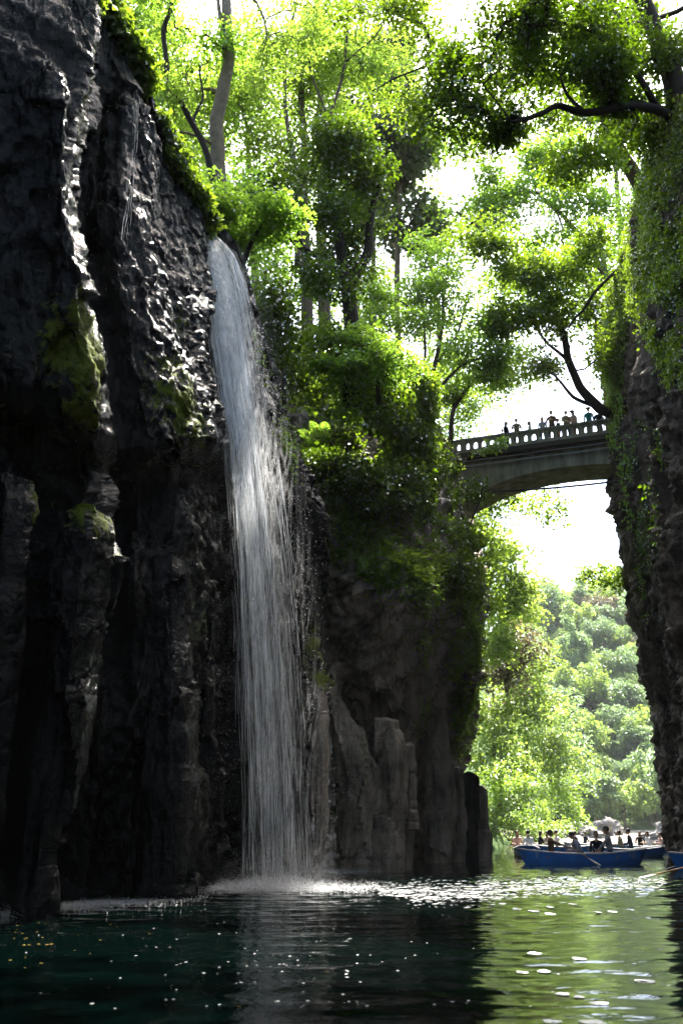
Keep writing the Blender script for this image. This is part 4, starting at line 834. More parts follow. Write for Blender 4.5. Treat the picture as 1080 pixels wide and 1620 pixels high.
fl = np.array([314, 320, 325, 336, 350, 358, 368, 375, 383, 390, 396.])
fr = np.array([322, 368, 386, 403, 420, 432, 444, 456, 468, 476, 484.])
fd = np.array([21.6, 21.2, 20.8, 20.3, 20.0, 19.9, 20.1, 20.3, 20.6, 20.9, 21.3])
def strand_set(n, ysamp, wmin, wmax, lmin, lmax, usamp, jit=0.0, fl=fl, fr=fr, fd=fd, fy=fy, segpx=26):
    Vs = []; Fs = []; b = 0
    for _ in range(n):
        y0 = ysamp(); u = usamp(y0); ln = random.uniform(lmin, lmax); y1 = min(y0 + ln, fy[-1] - random.uniform(0, 3)); k = max(3, int((y1 - y0) / segpx) + 1)
        w = random.uniform(wmin, wmax); ph = random.uniform(0, 6.3); dj = random.uniform(-.25, .25); u2 = u + random.gauss(0, .03)
        for i in range(k):
            t = i / (k - 1); y = y0 + (y1 - y0) * t; uu = u + (u2 - u) * t + .006 * math.sin(ph + y * .05)
            p = P(np.interp(y, fy, fl) * (1 - uu) + np.interp(y, fy, fr) * uu, y, np.interp(y, fy, fd) + .5 * u + dj * min(1, (y - fy[0]) / 200))
            ww = w * math.sin(math.pi * (.08 + .84 * t)) ** .6 * (1 + .35 * math.sin(ph * 3 + i * 1.7))
            Vs += [(p.x - ww / 2, p.y, p.z), (p.x, p.y - ww * .35, p.z), (p.x + ww / 2, p.y, p.z)]
            if i < k - 1: Fs += [(b + 3 * i, b + 3 * i + 1, b + 3 * i + 4, b + 3 * i + 3), (b + 3 * i + 1, b + 3 * i + 2, b + 3 * i + 5, b + 3 * i + 4)]
        b += 3 * k
    return np.array(Vs), np.array(Fs)
wroot = thing('waterfall', W(430, 1405), 'white waterfall dropping from the rim of the black wall into the river', 'waterfall')
wb = np.array(wroot.location)
streams = [(random.gauss(0, 1), random.uniform(.25, 1) ** 1.5) for _ in range(26)]
def usN(y, spread=1.0):
    c = np.interp(y, [350, 450, 560, 700, 900, 1400], [.5, .40, .36, .34, .36, .42]); s_ = np.interp(y, [350, 450, 560, 700, 900, 1400], [.34, .24, .17, .14, .17, .22])
    st = random.choices(streams, [w for _, w in streams])[0][0]
    return min(1.02, max(-.08, c + s_ * spread * (st * .95 + random.gauss(0, .11))))
def ystart(e, f):
    while True:
        r_ = random.random() ** e
        if random.random() < 1 - f * r_: return 352 + 1040 * r_
V1, F1 = strand_set(2000, lambda: ystart(1.25, .72), .002, .0062, 22, 150, usN, segpx=18)
V2, F2 = strand_set(1000, lambda: ystart(.9, .5), .0015, .0040, 20, 110, lambda y: random.uniform(-.12, 1.1), segpx=18)
V3, F3 = strand_set(420, lambda: 354 + 330 * random.random() ** 1.5, .008, .020, 30, 130, lambda y: usN(y, .75), segpx=14)
link('water_strands', npmesh('water_strands', np.concatenate([V1, V2, V3]) - wb, np.concatenate([F1, F2 + len(V1), F3 + len(V1) + len(V2)])), M['fall'], wroot)
def veilmat(lo, hi, top):
    m, nt, ns, L = newmat('water_veil'); tc = N(nt, 'ShaderNodeTexCoord'); mp_ = N(nt, 'ShaderNodeMapping'); mp_.inputs['Scale'].default_value = (9, 9, .35); L.new(tc.outputs['Object'], mp_.inputs[0])
    n = N(nt, 'ShaderNodeTexNoise'); n.inputs['Scale'].default_value = 1.5; n.inputs['Detail'].default_value = 6; n.inputs['Roughness'].default_value = .65; L.new(mp_.outputs[0], n.inputs['Vector'])
    at = N(nt, 'ShaderNodeAttribute', attribute_name='tone'); mr = N(nt, 'ShaderNodeMapRange'); mr.inputs['From Min'].default_value = lo; mr.inputs['From Max'].default_value = hi; mr.inputs['To Max'].default_value = top; L.new(n.outputs[0], mr.inputs['Value'])
    mu = N(nt, 'ShaderNodeMath', operation='MULTIPLY'); L.new(mr.outputs[0], mu.inputs[0]); L.new(at.outputs['Fac'], mu.inputs[1])
    d = N(nt, 'ShaderNodeBsdfDiffuse'); d.inputs[0].default_value = (.93, .94, .95, 1); t = N(nt, 'ShaderNodeBsdfTranslucent'); t.inputs[0].default_value = (.93, .94, .95, 1); a = N(nt, 'ShaderNodeMixShader'); a.inputs[0].default_value = .45; L.new(d.outputs[0], a.inputs[1]); L.new(t.outputs[0], a.inputs[2])
    tr = N(nt, 'ShaderNodeBsdfTransparent'); x = N(nt, 'ShaderNodeMixShader'); L.new(mu.outputs[0], x.inputs[0]); L.new(tr.outputs[0], x.inputs[1]); L.new(a.outputs[0], x.inputs[2]); o = N(nt, 'ShaderNodeOutputMaterial'); L.new(x.outputs[0], o.inputs[0]); return m
def veil(name, u0, u1, off, prof, seed, mat):
    U = np.linspace(0, 1, 40); Yv = np.linspace(354, 1404, 160); V = []; T = []
    for y in Yv:
        for u in U:
            uu = u0 + (u1 - u0) * u; p = P(np.interp(y, fy, fl) * (1 - uu) + np.interp(y, fy, fr) * uu, y, np.interp(y, fy, fd) + .5 * uu + off + .12 * math.sin(u * 9 + seed) + .08 * math.sin(y * .03 + u * 4))
            V.append(p); T.append(math.sin(math.pi * u) ** .8 * np.interp(y, [354, 420, 700, 1000, 1300, 1404], prof))
    link(name, npmesh(name, np.array(V) - wb, grid_faces(160, 40), tone=np.array(T)), mat, wroot)
veil('water_veil', -.05, .95, -.12, [1, 1, .85, .5, .34, .26], 1, veilmat(.38, .66, 1.0))
veil('water_veil', .1, 1.6, .12, [.1, .35, .7, .6, .5, .6], 4, veilmat(.45, .75, .55))
def drops(cen, size):
    n = len(cen); T = np.array([[0, 0, 1], [.94, 0, -.33], [-.47, .82, -.33], [-.47, -.82, -.33]])
    V = (cen[:, None] + T[None] * np.broadcast_to(size, n)[:, None, None]).reshape(-1, 3); b = np.arange(n)[:, None] * 4
    return V, np.concatenate([b + np.array([f]) for f in ((0, 1, 2), (0, 2, 3), (0, 3, 1), (1, 3, 2))], 0)
cen = []
for _ in range(9000):
    y = random.uniform(430, 1400); u = random.gauss(.6, .55); cen.append(P(np.interp(y, fy, fl) * (1 - u) + np.interp(y, fy, fr) * u, y, np.interp(y, fy, fd) + random.uniform(-.6, .5)))
V, Fc = drops(np.array(cen), rng.uniform(.002, .007, len(cen))); link('spray_drops', npmesh('spray_drops', V - wb, Fc), M['fall'], wroot)
# splash: beads thrown up where the water lands
cen = []
for _ in range(15000):
    px = random.gauss(440, 62) if random.random() < .7 else random.uniform(305, 600); yy_ = random.gauss(1407, 3.4)
    p = W(px, yy_); cen.append((p.x, p.y, abs(random.gauss(0, .06 + .10 * math.exp(-((px - 440) / 50) ** 2)))))
for _ in range(4200):
    px = 75 + 260 * min(random.random(), random.random() + .1); p = W(px, 1434 - (px - 75) * .055 + abs(random.gauss(0, 5)) - 2); cen.append((p.x, p.y, abs(random.gauss(0, .03))))
for _ in range(1800):
    px = random.uniform(-20, 80); p = W(px, 1448 - px * .12 + abs(random.gauss(0, 3))); cen.append((p.x, p.y, abs(random.gauss(0, .05))))
for _ in range(1500):
    px = random.gauss(540, 26); p = W(px, 1381 + random.gauss(0, 1.4)); cen.append((p.x, p.y, abs(random.gauss(0, .06))))
for _ in range(26000):
    px = random.gauss(440, 48); p = W(px, random.gauss(1406, 3)); cen.append((p.x, p.y, abs(random.gauss(0, .55)) * math.exp(-((px - 440) / 90) ** 2)))
V, Fc = drops(np.array(cen), np.concatenate([rng.uniform(.004, .010, len(cen) - 26000), rng.uniform(.002, .0045, 26000)])); link('splash', npmesh('splash', V - wb, Fc), M['fall'], wroot)
# small side trickles on the black wall
def trickle(label, fy2, fl2, fr2, fd2, n, w):
    fy2, fl2, fr2, fd2 = map(np.array, (fy2, fl2, fr2, fd2))
    V, Fc = strand_set(n, lambda: random.uniform(fy2[0], fy2[-1] - 20), w * .25, w * .7, 8, 45, lambda y: random.uniform(0, 1), fl=fl2, fr=fr2, fd=fd2, fy=fy2, segpx=10)
    b = V[-1].copy(); o = link('trickle', npmesh('trickle', V - b, Fc), M['fall']); o.location = b; tag(o, label, 'trickle', 'thin trickles on the black wall')
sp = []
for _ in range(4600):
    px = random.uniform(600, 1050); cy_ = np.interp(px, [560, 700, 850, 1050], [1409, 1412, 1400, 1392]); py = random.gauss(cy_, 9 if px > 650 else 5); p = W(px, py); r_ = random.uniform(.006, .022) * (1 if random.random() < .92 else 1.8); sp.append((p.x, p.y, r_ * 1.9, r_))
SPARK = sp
trickle('faint thin trickle near the top of the black wall', [140,220,300,380], [212,208,200,190], [222,218,212,204], [17.3,16.9,16.7,16.6], 46, .005)
# bubbles and petals drifting on the river, plus glints painted as white flats
def patches(name, label, spots, mat, h=.004):
    b = MB()
    for (x, y, rx, ry) in spots:
        n = 14; ph = random.uniform(0, 6); wz = water_z(x, y) + h; b.add([(x + rx * math.cos(a) * (1 + .18 * math.sin(3 * a + ph)), y + ry * math.sin(a) * (1 + .18 * math.cos(2 * a + ph)), wz) for a in [2 * math.pi * k / n for k in range(n)]], [tuple(range(n))])
    return tag(b.build(name, mat), label, 'foam_and_glint', kind='stuff')
M['foam_and_glint'] = simple('foam_and_glint_white', (.80, .82, .84), .6, .3, var=.08, scale=20)  # one white for the real bubbles and the painted glints
M['petal'] = simple('fallen_leaf', (.30, .24, .05), .8, .2, var=.3)
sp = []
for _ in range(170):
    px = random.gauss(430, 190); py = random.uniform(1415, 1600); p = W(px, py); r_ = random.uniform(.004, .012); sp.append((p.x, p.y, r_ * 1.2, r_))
patches('foam_specks', 'tiny white bubbles and petals scattered on the dark water', sp, M['foam_and_glint'], .006)
sp = []
for _ in range(64):
    px = random.gauss(70, 60) if random.random() < .8 else random.uniform(0, 600); py = random.gauss(1470, 25) if px < 200 else random.uniform(1440, 1600); p = W(px, py); r_ = random.uniform(.005, .013); sp.append((p.x, p.y, r_ * 1.4, r_ * .8))
patches('fallen_leaves', 'small yellow fallen leaves floating on the dark water', sp, M['petal'], .006)

patches('painted_glint_flecks', 'band of white flecks painted as sky glints across the river below the boats', SPARK, M['foam_and_glint'], .010)  # sparkle of the ripples painted as flat white flecks
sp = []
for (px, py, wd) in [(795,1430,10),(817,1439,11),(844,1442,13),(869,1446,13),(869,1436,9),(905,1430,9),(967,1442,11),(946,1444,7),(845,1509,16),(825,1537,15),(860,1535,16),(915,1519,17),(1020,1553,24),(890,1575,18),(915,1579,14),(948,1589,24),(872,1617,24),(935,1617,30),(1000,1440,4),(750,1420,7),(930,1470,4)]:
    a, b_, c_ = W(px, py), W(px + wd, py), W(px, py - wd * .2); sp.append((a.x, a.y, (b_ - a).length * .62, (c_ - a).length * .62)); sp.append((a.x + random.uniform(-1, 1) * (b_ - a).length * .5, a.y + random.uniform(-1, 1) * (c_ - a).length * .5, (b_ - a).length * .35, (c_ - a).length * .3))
patches('painted_glint_ovals', 'smooth white ovals painted as glints on the green water at lower right', sp, M['foam_and_glint'], .006)  # glints on the swells painted as flat white ovals

# ------------------------------------------------------------------ people
def ellipsoid(c, r, nseg=12, nring=8, rot=None):
    V = []; Fs = []
    for i in range(nring + 1):
        th = math.pi * i / nring
        for j in range(nseg):
            a = 2 * math.pi * j / nseg; v = Vector((r[0] * math.sin(th) * math.cos(a), r[1] * math.sin(th) * math.sin(a), r[2] * math.cos(th)))
            if rot is not None: v = rot @ v
            V.append(Vector(c) + v)
    for i in range(nring):
        for j in range(nseg): Fs.append((i * nseg + j, (i + 1) * nseg + j, (i + 1) * nseg + (j + 1) % nseg, i * nseg + (j + 1) % nseg))
    return V, Fs
def limb_mid(a, b, l1, l2, pole):
    a, b, pole = Vector(a), Vector(b), Vector(pole); d = b - a; L = min(d.length, (l1 + l2) * .999); dn = d.normalized(); b = a + dn * L
    x = (l1 * l1 - l2 * l2 + L * L) / (2 * L); h = math.sqrt(max(0, l1 * l1 - x * x)); q = pole - dn * pole.dot(dn); q = q.normalized() if q.length > 1e-5 else dn.orthogonal().normalized()
    return a + dn * x + q * h, b
def person(loc, rz, label, shirt, trousers, pose='sit', lean=0.15, hands=None, scale=1.0, hair='short', cap=None, head_turn=0.0, head_down=0.0, group=None):
    """faces local +Y; for a seated pose the origin is the seat point, else the ground point"""
    sit = pose == 'sit'; hip = Vector((0, 0, .08 if sit else .92))
    up = Vector((0, math.sin(lean), math.cos(lean))); fw = Vector((0, math.cos(lean), -math.sin(lean)))
    chest = hip + up * .36; neck = hip + up * .52; head = neck + (up * .6 + Vector((0, math.sin(head_down) * .6, .4))).normalized() * .17
    J = {}; E = []; Rd = []; G = []
    def v(p, r, parent, g):
        J[len(Rd)] = Vector(p); Rd.append(r); G.append(g)
        if parent is not None: E.append((parent, len(Rd) - 1))
        return len(Rd) - 1
    h0 = v(hip, (.165, .12), None, 't'); w_ = v(hip + up * .16, (.145, .10), h0, 's'); c_ = v(chest, (.175, .115), w_, 's'); u_ = v(hip + up * .47, (.11, .085), c_, 's'); n_ = v(neck + up * .02, (.055, .055), u_, 'k')
    hd = v(neck + up * .07, (.05, .05), n_, 'k')
    if hands is None: hands = ((-.16, .38, .30), (.16, .38, .30)) if sit else ((-.24, .04, .85), (.24, .04, .85))
    for s, hp in ((-1, hands[0]), (1, hands[1])):
        sh = hip + up * .455 + Vector((s * .18, 0, 0)); el, wr = limb_mid(sh, Vector(hp), .27, .25, Vector((s * .5, -.3, -1)))
        a = v(sh, (.062, .062), u_, 's'); b = v(sh * .5 + el * .5, (.052, .052), a, 's'); e = v(el, (.044, .044), b, 's'); f = v(wr * .75 + el * .25, (.034, .034), e, 's'); g = v(wr, (.026, .03), f, 'k')
        hdv = (wr - el).normalized(); sd = hdv.cross(Vector((0, 0, 1))); sd = sd.normalized() if sd.length > .1 else Vector((1, 0, 0)); pl = v(wr + hdv * .07, (.026, .034), g, 'k')
        dn = hdv.cross(sd) * (-1 if hdv.cross(sd).z > 0 else 1)
        for q, ln in ((-1.5, .062), (-.5, .075), (.5, .08), (1.5, .07)):
            k1 = v(wr + hdv * (.085 + ln * .45) + sd * q * .02 + dn * .010, (.009, .009), pl, 'k'); v(wr + hdv * (.085 + ln * .8) + sd * q * .021 + dn * .035, (.008, .008), k1, 'k')
        k1 = v(wr + hdv * .05 - sd * s * .045 + dn * .01, (.010, .010), g, 'k'); v(wr + hdv * .085 - sd * s * .055 + dn * .03, (.009, .009), k1, 'k')
    for s in (-1, 1):
        hj = hip + Vector((s * .09, 0, -.02))
        if sit: ft = Vector((s * .12, .52, -.34)); kn, ft = limb_mid(hj, ft, .42, .42, Vector((s * .2, .3, 1)))
        else: ft = Vector((s * .11, -.02 + s * .05, .08)); kn, ft = limb_mid(hj, ft, .43, .42, Vector((0, 1, 0)))
        a = v(hj, (.092, .092), h0, 't'); b = v(hj * .5 + kn * .5, (.08, .08), a, 't'); c = v(kn, (.062, .062), b, 't'); d = v(kn * .55 + ft * .45, (.058, .058), c, 't'); e = v(ft, (.042, .042), d, 't'); v(ft + Vector((0, .15, -.04)), (.04, .03), e, 'b')
    me = bpy.data.meshes.new('tmp'); me.from_pydata([J[i] for i in range(len(Rd))], E, []); o = bpy.data.objects.new('tmp', me); C.objects.link(o)
    sk = o.modifiers.new('skin', 'SKIN')
    for i, r in enumerate(Rd): me.skin_vertices[0].data[i].radius = r
    me.skin_vertices[0].data[0].use_root = True
    ss = o.modifiers.new('sub', 'SUBSURF'); ss.levels = 2; ss.render_levels = 2
    dg = bpy.context.evaluated_depsgraph_get(); em = bpy.data.meshes.new_from_object(o.evaluated_get(dg)); bpy.data.objects.remove(o)
    V = [x.co.copy() for x in em.vertices]; Fs = [tuple(p.vertices) for p in em.polygons]; bpy.data.meshes.remove(em)
    segs = [(J[a], J[b], G[b] if G[b] != 's' or G[a] == 's' else 's') for a, b in E]
    mat = []
    for f in Fs:
        c = sum((V[i] for i in f), Vector()) / len(f); best = 9; g = 's'
        for a, b, gg in segs:
            ab = b - a; t = max(0, min(1, (c - a).dot(ab) / (ab.length_squared + 1e-9))); d = (a + ab * t - c).length
            if d < best: best = d; g = gg
        mat.append({'s': 1, 't': 2, 'k': 0, 'b': 3}[g])
    hr = Matrix.Rotation(head_turn, 3, 'Z') @ Matrix.Rotation(-head_down, 3, 'X'); hc = head + Vector((0, .015, .02))
    for cc, rr, mi in (((0, 0, 0), (.076, .095, .115), 0), ((0, .095, -.012), (.013, .02, .026), 0), ((0, .082, -.052), (.026, .012, .009), 4), ((-.03, .083, .014), (.014, .008, .008), 3), ((.03, .083, .014), (.014, .008, .008), 3), ((-.077, -.005, 0), (.012, .02, .03), 0), ((.077, -.005, 0), (.012, .02, .03), 0), ((0, .05, -.085), (.04, .04, .028), 0)):
        v_, f_ = ellipsoid(hc + hr @ Vector(cc), rr, 12, 8, hr); b = len(V); V += v_; Fs += [tuple(i + b for i in f) for f in f_]; mat += [mi] * len(f_)
    root = thing('person', loc, label, 'person', group, rz); root.scale = (scale * (1.1 if sit else 1.0),) * 3
    me = bpy.data.meshes.new('body'); me.from_pydata(V, [], Fs); me.polygons.foreach_set('material_index', mat); me.polygons.foreach_set('use_smooth', [True] * len(Fs)); me.update()
    link('body', me, [M['skin'], shirt, trousers, M['hair'], M['lip']], root)
    hb = MB()
    v_, f_ = ellipsoid(hc + hr @ Vector((0, -.018, .028)), (.086, .098, .108), 14, 10, hr)
    keep = [f for f in f_ if ((hr.transposed() @ (sum((v_[i] for i in f), Vector()) / len(f) - hc)).y < .055 or (hr.transposed() @ (sum((v_[i] for i in f), Vector()) / len(f) - hc)).z > .062)]
    keep = [f for f in keep if (hr.transposed() @ (sum((v_[i] for i in f), Vector()) / len(f) - hc)).z > (-.06 if hair == 'short' else -.2)]
    hb.add(v_, keep)
    if hair == 'long':
        v_, f_ = ellipsoid(hc + hr @ Vector((0, -.06, -.09)), (.085, .05, .15), 10, 8, hr); hb.add(v_, f_)
    hb.build('hair', M['hair'], root, smooth=True)
    if cap:
        b = MB(); v_, f_ = ellipsoid(hc + hr @ Vector((0, -.01, .05)), (.095, .11, .09), 14, 8, hr); b.add(v_, [f for f in f_ if sum(v_[i].z for i in f) / 4 > hc.z + .04])
        v_, f_ = ellipsoid(hc + hr @ Vector((0, .03, .06)), (.15, .16, .012), 14, 4, hr); b.add(v_, f_); b.build('hat', cap, root, smooth=True)
    return root
M['lip'] = simple('lip', (.30, .12, .10), .5, .3)
K = {k: cloth(k + '_cloth', c) for k, c in dict(brown=(.17, .095, .06), black=(.012, .012, .016), grey=(.28, .28, .31), white=(.72, .72, .76), navy=(.02, .025, .05), cream=(.55, .49, .40), denim=(.05, .07, .13), khaki=(.24, .20, .13),
     teal=(.03, .20, .24), red=(.40, .03, .04), lilac=(.36, .36, .46), pink=(.55, .38, .34), dark=(.03, .03, .035), orange=(.65, .25, .07)).items()}

# ------------------------------------------------------------------ rowing boats
def make_boat(loc, rz, label, length=4.4, beam=1.35, nums=None, hull='blue', group='blue rowing boats on the river', kink=0.0, rims=None):
    root = thing('rowing_boat', loc, label, 'boat', group, rz); L2 = length / 2; ns = 28
    def sec(t, inset=0.0, zb=0.0):     # t -1..1 along local X; half section outline keel -> gunwale
        a = abs(t); bw = beam / 2 * (1 - max(0, a - .25) ** 2.2 * (1.0 if t > 0 else .95)) ; bw = max(.04 if a > .97 else .12, bw * (1 - .12 * a)) if a < .999 else .04
        sh = .39 + .17 * a ** 2.2 + kink * max(0, t) ; bt = bw * (.74 - .25 * a ** 3); kz = -.10 + .10 * a ** 3
        return [(0, kz + zb), (bt - inset, kz + .02 + zb), ((bt + bw) / 2 + .02 - inset, (kz + sh) * .42), (bw - inset, sh)]
    def skin(inset, zb, flip):
        V = []; Fs = []; nn = 7
        for i in range(ns + 1):
            t = -1 + 2 * i / ns; s = sec(t, inset, zb); xo = L2 * t
            rake = lambda z: (.22 * (z / .5)) * (1 if t > 0 else -1) * max(0, abs(t) - .55) / .45
            for y, z in [(-p[0], p[1]) for p in s[::-1]] + [(p[0], p[1]) for p in s[1:]]: V.append((xo * (1 - inset * .03) + rake(z), y if abs(y) > 0 else 0, z))
        for i in range(ns):
            for j in range(nn - 1):
                f = (i * nn + j, (i + 1) * nn + j, (i + 1) * nn + j + 1, i * nn + j + 1); Fs.append(f[::-1] if flip else f)
        Fs += [tuple(range(nn)), tuple(ns * nn + k for k in range(nn))[::-1]]
        return V, Fs
    b = MB(); V, Fs = skin(0, 0, True); b.add(V, Fs); h = b.build('hull', M[hull], root, smooth=False)
    b = MB(); V2, F2 = skin(.045, .05, False); b.add(V2, F2[:-2]); b.build('inner_hull', M['teal'], root)
    b = MB()
    for s in (0, 6): b.tube([(V[i * 7 + s][0], V[i * 7 + s][1] * .985, V[i * 7 + s][2] + .012) for i in range(ns + 1)], .034, 6)
    b.build('gunwale', M['rim'], root, smooth=True)
    for x in (-.30 * length, -.02 * length, .26 * length):
        t = x / L2; wd = sec(t)[3][0]; b = MB(); b.box((x, 0, .27), (.24, wd * 1.86, .035)); b.build('seat', M['wood'], root)
    for s in (-1, 1):
        b = MB(); t0 = .30 * length / L2 * .3; y = s * sec(t0)[3][0]; b.tube([(t0 * L2, y, .46), (t0 * L2, y, .56)], .018, 6); b.tube([(t0 * L2 - .05, y, .60), (t0 * L2 - .03, y, .56), (t0 * L2 + .03, y, .56), (t0 * L2 + .05, y, .60)], .012, 5); b.build('oarlock', M['steel'], root)
    for txt, tx in (nums or []):
        cu = bpy.data.curves.new('number', 'FONT'); cu.body = txt; cu.size = .27; cu.align_x = 'CENTER'; cu.align_y = 'CENTER'; cu.extrude = .003
        to_ = bpy.data.objects.new('number', cu); C.objects.link(to_); dg = bpy.context.evaluated_depsgraph_get(); me = bpy.data.meshes.new_from_object(to_.evaluated_get(dg)); bpy.data.objects.remove(to_)
        # bend the lettering onto the near (-Y) side of the hull
        for v in me.vertices:
            lx = tx * L2 + v.co.x; tt = max(-1, min(1, lx / L2)); s = sec(tt); z0 = s[2][1]; z1 = s[3][1]; z = .27 + .10 * abs(tx) + v.co.y; q = (z - z0) / (z1 - z0); yy_ = s[2][0] + (s[3][0] - s[2][0]) * q
            rk = .22 * (z / .5) * (1 if tt > 0 else -1) * max(0, abs(tt) - .55) / .45
            v.co = (lx + rk, -(yy_ + .012 + v.co.z), z)
        link('number', me, M['number'], root)
    return root
def seat_at(boat, x, y=0.0, z=.30):
    a = boat.rotation_euler.z; return Vector((boat.location.x + x * math.cos(a) - y * math.sin(a), boat.location.y + x * math.sin(a) + y * math.cos(a), z + boat.location.z))
def oar(a, b, label, blade_end=True):
    """a = handle end, b = blade tip (world)"""
    a, b = Vector(a), Vector(b); root = thing('oar', a, label, 'oar', 'oars of the rowing boats'); d = (b - a); L = d.length; dn = d.normalized(); sd = dn.cross(Vector((0, 0, 1))).normalized(); upv = sd.cross(dn)
    m = MB(); m.tube([(0, 0, 0), dn * .12, dn * .14, dn * (L - .5)], [.018, .018, .024, .022], 7); m.build('shaft', M['wood'], root, smooth=True)
    m = MB(); w = [.03, .06, .085, .085, .06]; xs_ = [L - .55, L - .45, L - .3, L - .1, L]
    V = [];
    for x_, w_ in zip(xs_, w): V += [dn * x_ + sd * w_ + upv * .008, dn * x_ - sd * w_ + upv * .008, dn * x_ - sd * w_ - upv * .008, dn * x_ + sd * w_ - upv * .008]
    Fs = []
    for i in range(4):
        for k in range(4): Fs.append((i * 4 + k, i * 4 + (k + 1) % 4, i * 4 + 4 + (k + 1) % 4, i * 4 + 4 + k))
    Fs += [(3, 2, 1, 0), (16, 17, 18, 19)]; m.add(V, Fs); m.build('blade', M['blade'], root); return root
GP = 'people in the rowing boats'
w0 = W(921, 1367.5)
B1 = make_boat((w0.x, w0.y, 0), R(-3), 'long blue rowing boat marked 7 and 10 with white rim, side-on in the sunlit gap', length=4.42, beam=1.4, nums=[('7', -.78), ('10', .78)])
oarp = [seat_at(B1, -.15, -1.0, .02)]
sy = {'x': 0}
person(seat_at(B1, -1.15, 0, .27), R(-90 - 3), 'rower in a brown long-sleeved top facing right in the long blue boat', K['brown'], K['dark'], lean=-.05, hands=((-.12, .55, .34), (.12, .55, .34)), head_down=.1, group=GP)
person(seat_at(B1, -.0, .05, .27), R(100), 'person in light grey top and dark trousers bending forward in the long boat', K['lilac'], K['black'], lean=.45, hands=((-.10, .42, .22), (.12, .42, .24)), head_down=.5, group=GP)
person(seat_at(B1, .62, .1, .22), R(160), 'person in a black shirt facing the camera in the middle of the long blue boat', K['black'], K['dark'], lean=.05, hands=((-.10, .30, .22), (.12, .30, .2)), group=GP)
person(seat_at(B1, 1.12, 0, .30), R(75), 'tallest sitter, in a grey hooded top, near the right end of the long blue boat', K['grey'], K['denim'], lean=.15, hands=((-.1, .5, .05), (.2, .45, .10)), scale=1.12, group=GP)
oar(seat_at(B1, -.62, -.2, .74), seat_at(B1, .42, -1.25, .0), 'oar dipping into the water at the middle of the long blue boat')
oar(seat_at(B1, -.72, .2, .74), seat_at(B1, -2.0, 1.6, .05), 'oar crossing the far side of the long blue boat')
def bw(px, py): p = W(px, py); return (p.x, p.y, 0)
B2 = make_boat(bw(893, 1351), R(-8), 'blue rowing boat with three people just behind the left half of the long blue boat', length=4.2)
person(seat_at(B2, -1.45, 0), R(-80), 'person in black, leftmost of the three in the boat behind the rower', K['black'], K['dark'], group=GP, hair='long')
person(seat_at(B2, -1.0, .1), R(200), 'person in a cream top between two others in the boat behind the rower', K['cream'], K['khaki'], group=GP, hair='long')
person(seat_at(B2, -.35, 0), R(100), 'person in a white shirt, rightmost of the three in the boat behind the rower', K['white'], K['denim'], scale=1.05, group=GP)
person(seat_at(B2, .75, .1), R(100), 'person in dark blue behind the rower in the long blue boat, half hidden', K['navy'], K['dark'], group=GP)
B3 = make_boat(bw(833, 1355), R(80), 'rowing boat seen end-on behind the left bow of the long blue boat', length=3.8)
person(seat_at(B3, -.6, -.15), R(10), 'person in a bright white shirt seen from behind left of the long blue boat', K['white'], K['denim'], scale=1.02, group=GP)
person(seat_at(B3, .3, .45), R(170), 'person in a pale top beyond the bright white shirt', K['pink'], K['khaki'], group=GP, hair='long')
oar(seat_at(B3, -.3, .6, .55), Vector(W(800, 1344)) + Vector((0, 0, .08)), 'pale oar stretching left from the boat seen end-on')
B4 = make_boat(bw(945, 1345), R(-6), 'far blue boat with two small figures in front of the white boulders', length=4.4)
person(seat_at(B4, -.9, 0), R(-70), 'small figure in navy in the far boat before the white boulders', K['navy'], K['dark'], group=GP)
person(seat_at(B4, .9, 0), R(110), 'small figure in a dark brown top in the far boat before the white boulders', K['brown'], K['dark'], group=GP)
B5 = make_boat(bw(992, 1357), R(14), 'blue boat half hidden behind the right end of the long blue boat', length=3.9)
person(seat_at(B5, -.25, 0), R(80), 'person in a grey-brown top behind the grey hooded sitter', K['khaki'], K['dark'], group=GP)
person(seat_at(B5, .28, 0), R(75), 'person in a navy jacket near the right bow of the long blue boat', K['navy'], K['dark'], scale=1.08, group=GP)
B6 = make_boat(bw(1028, 1350), R(-32), 'blue boat with three people, right of the long blue boat', length=3.8)
person(seat_at(B6, -.55, 0), R(160), 'person in black with dark hair in the boat right of the long one', K['black'], K['dark'], group=GP, hair='long')
person(seat_at(B6, .0, 0), R(100), 'person in a white blouse in the boat right of the long one', K['white'], K['cream'], group=GP, hair='long')
person(seat_at(B6, .75, 0), R(100), 'person in a pale pink top beside the white blouse on the river', K['pink'], K['cream'], scale=.92, group=GP)
oar(seat_at(B6, .3, .5, .5), Vector(W(1060, 1344)) + Vector((0, 0, .1)), 'pale oar reaching right from the boat with three people')
B7 = make_boat(bw(1075, 1340), R(10), 'far boat with a teal bow peeping out beside the right rock wall', length=4.2)
B8 = make_boat(bw(1176, 1378), R(12), 'near blue boat with a pale rim entering from the right edge', length=4.6)
oar(seat_at(B8, -.9, -.3, .6), Vector(W(1046, 1378)) + Vector((0, 0, .02)), 'oar lowered into the water at the bow of the near right boat')
oar(P(1108, 1366, 27.2), P(1012, 1389, 26.2), 'oar with a grey blade held flat over the water at the right edge')

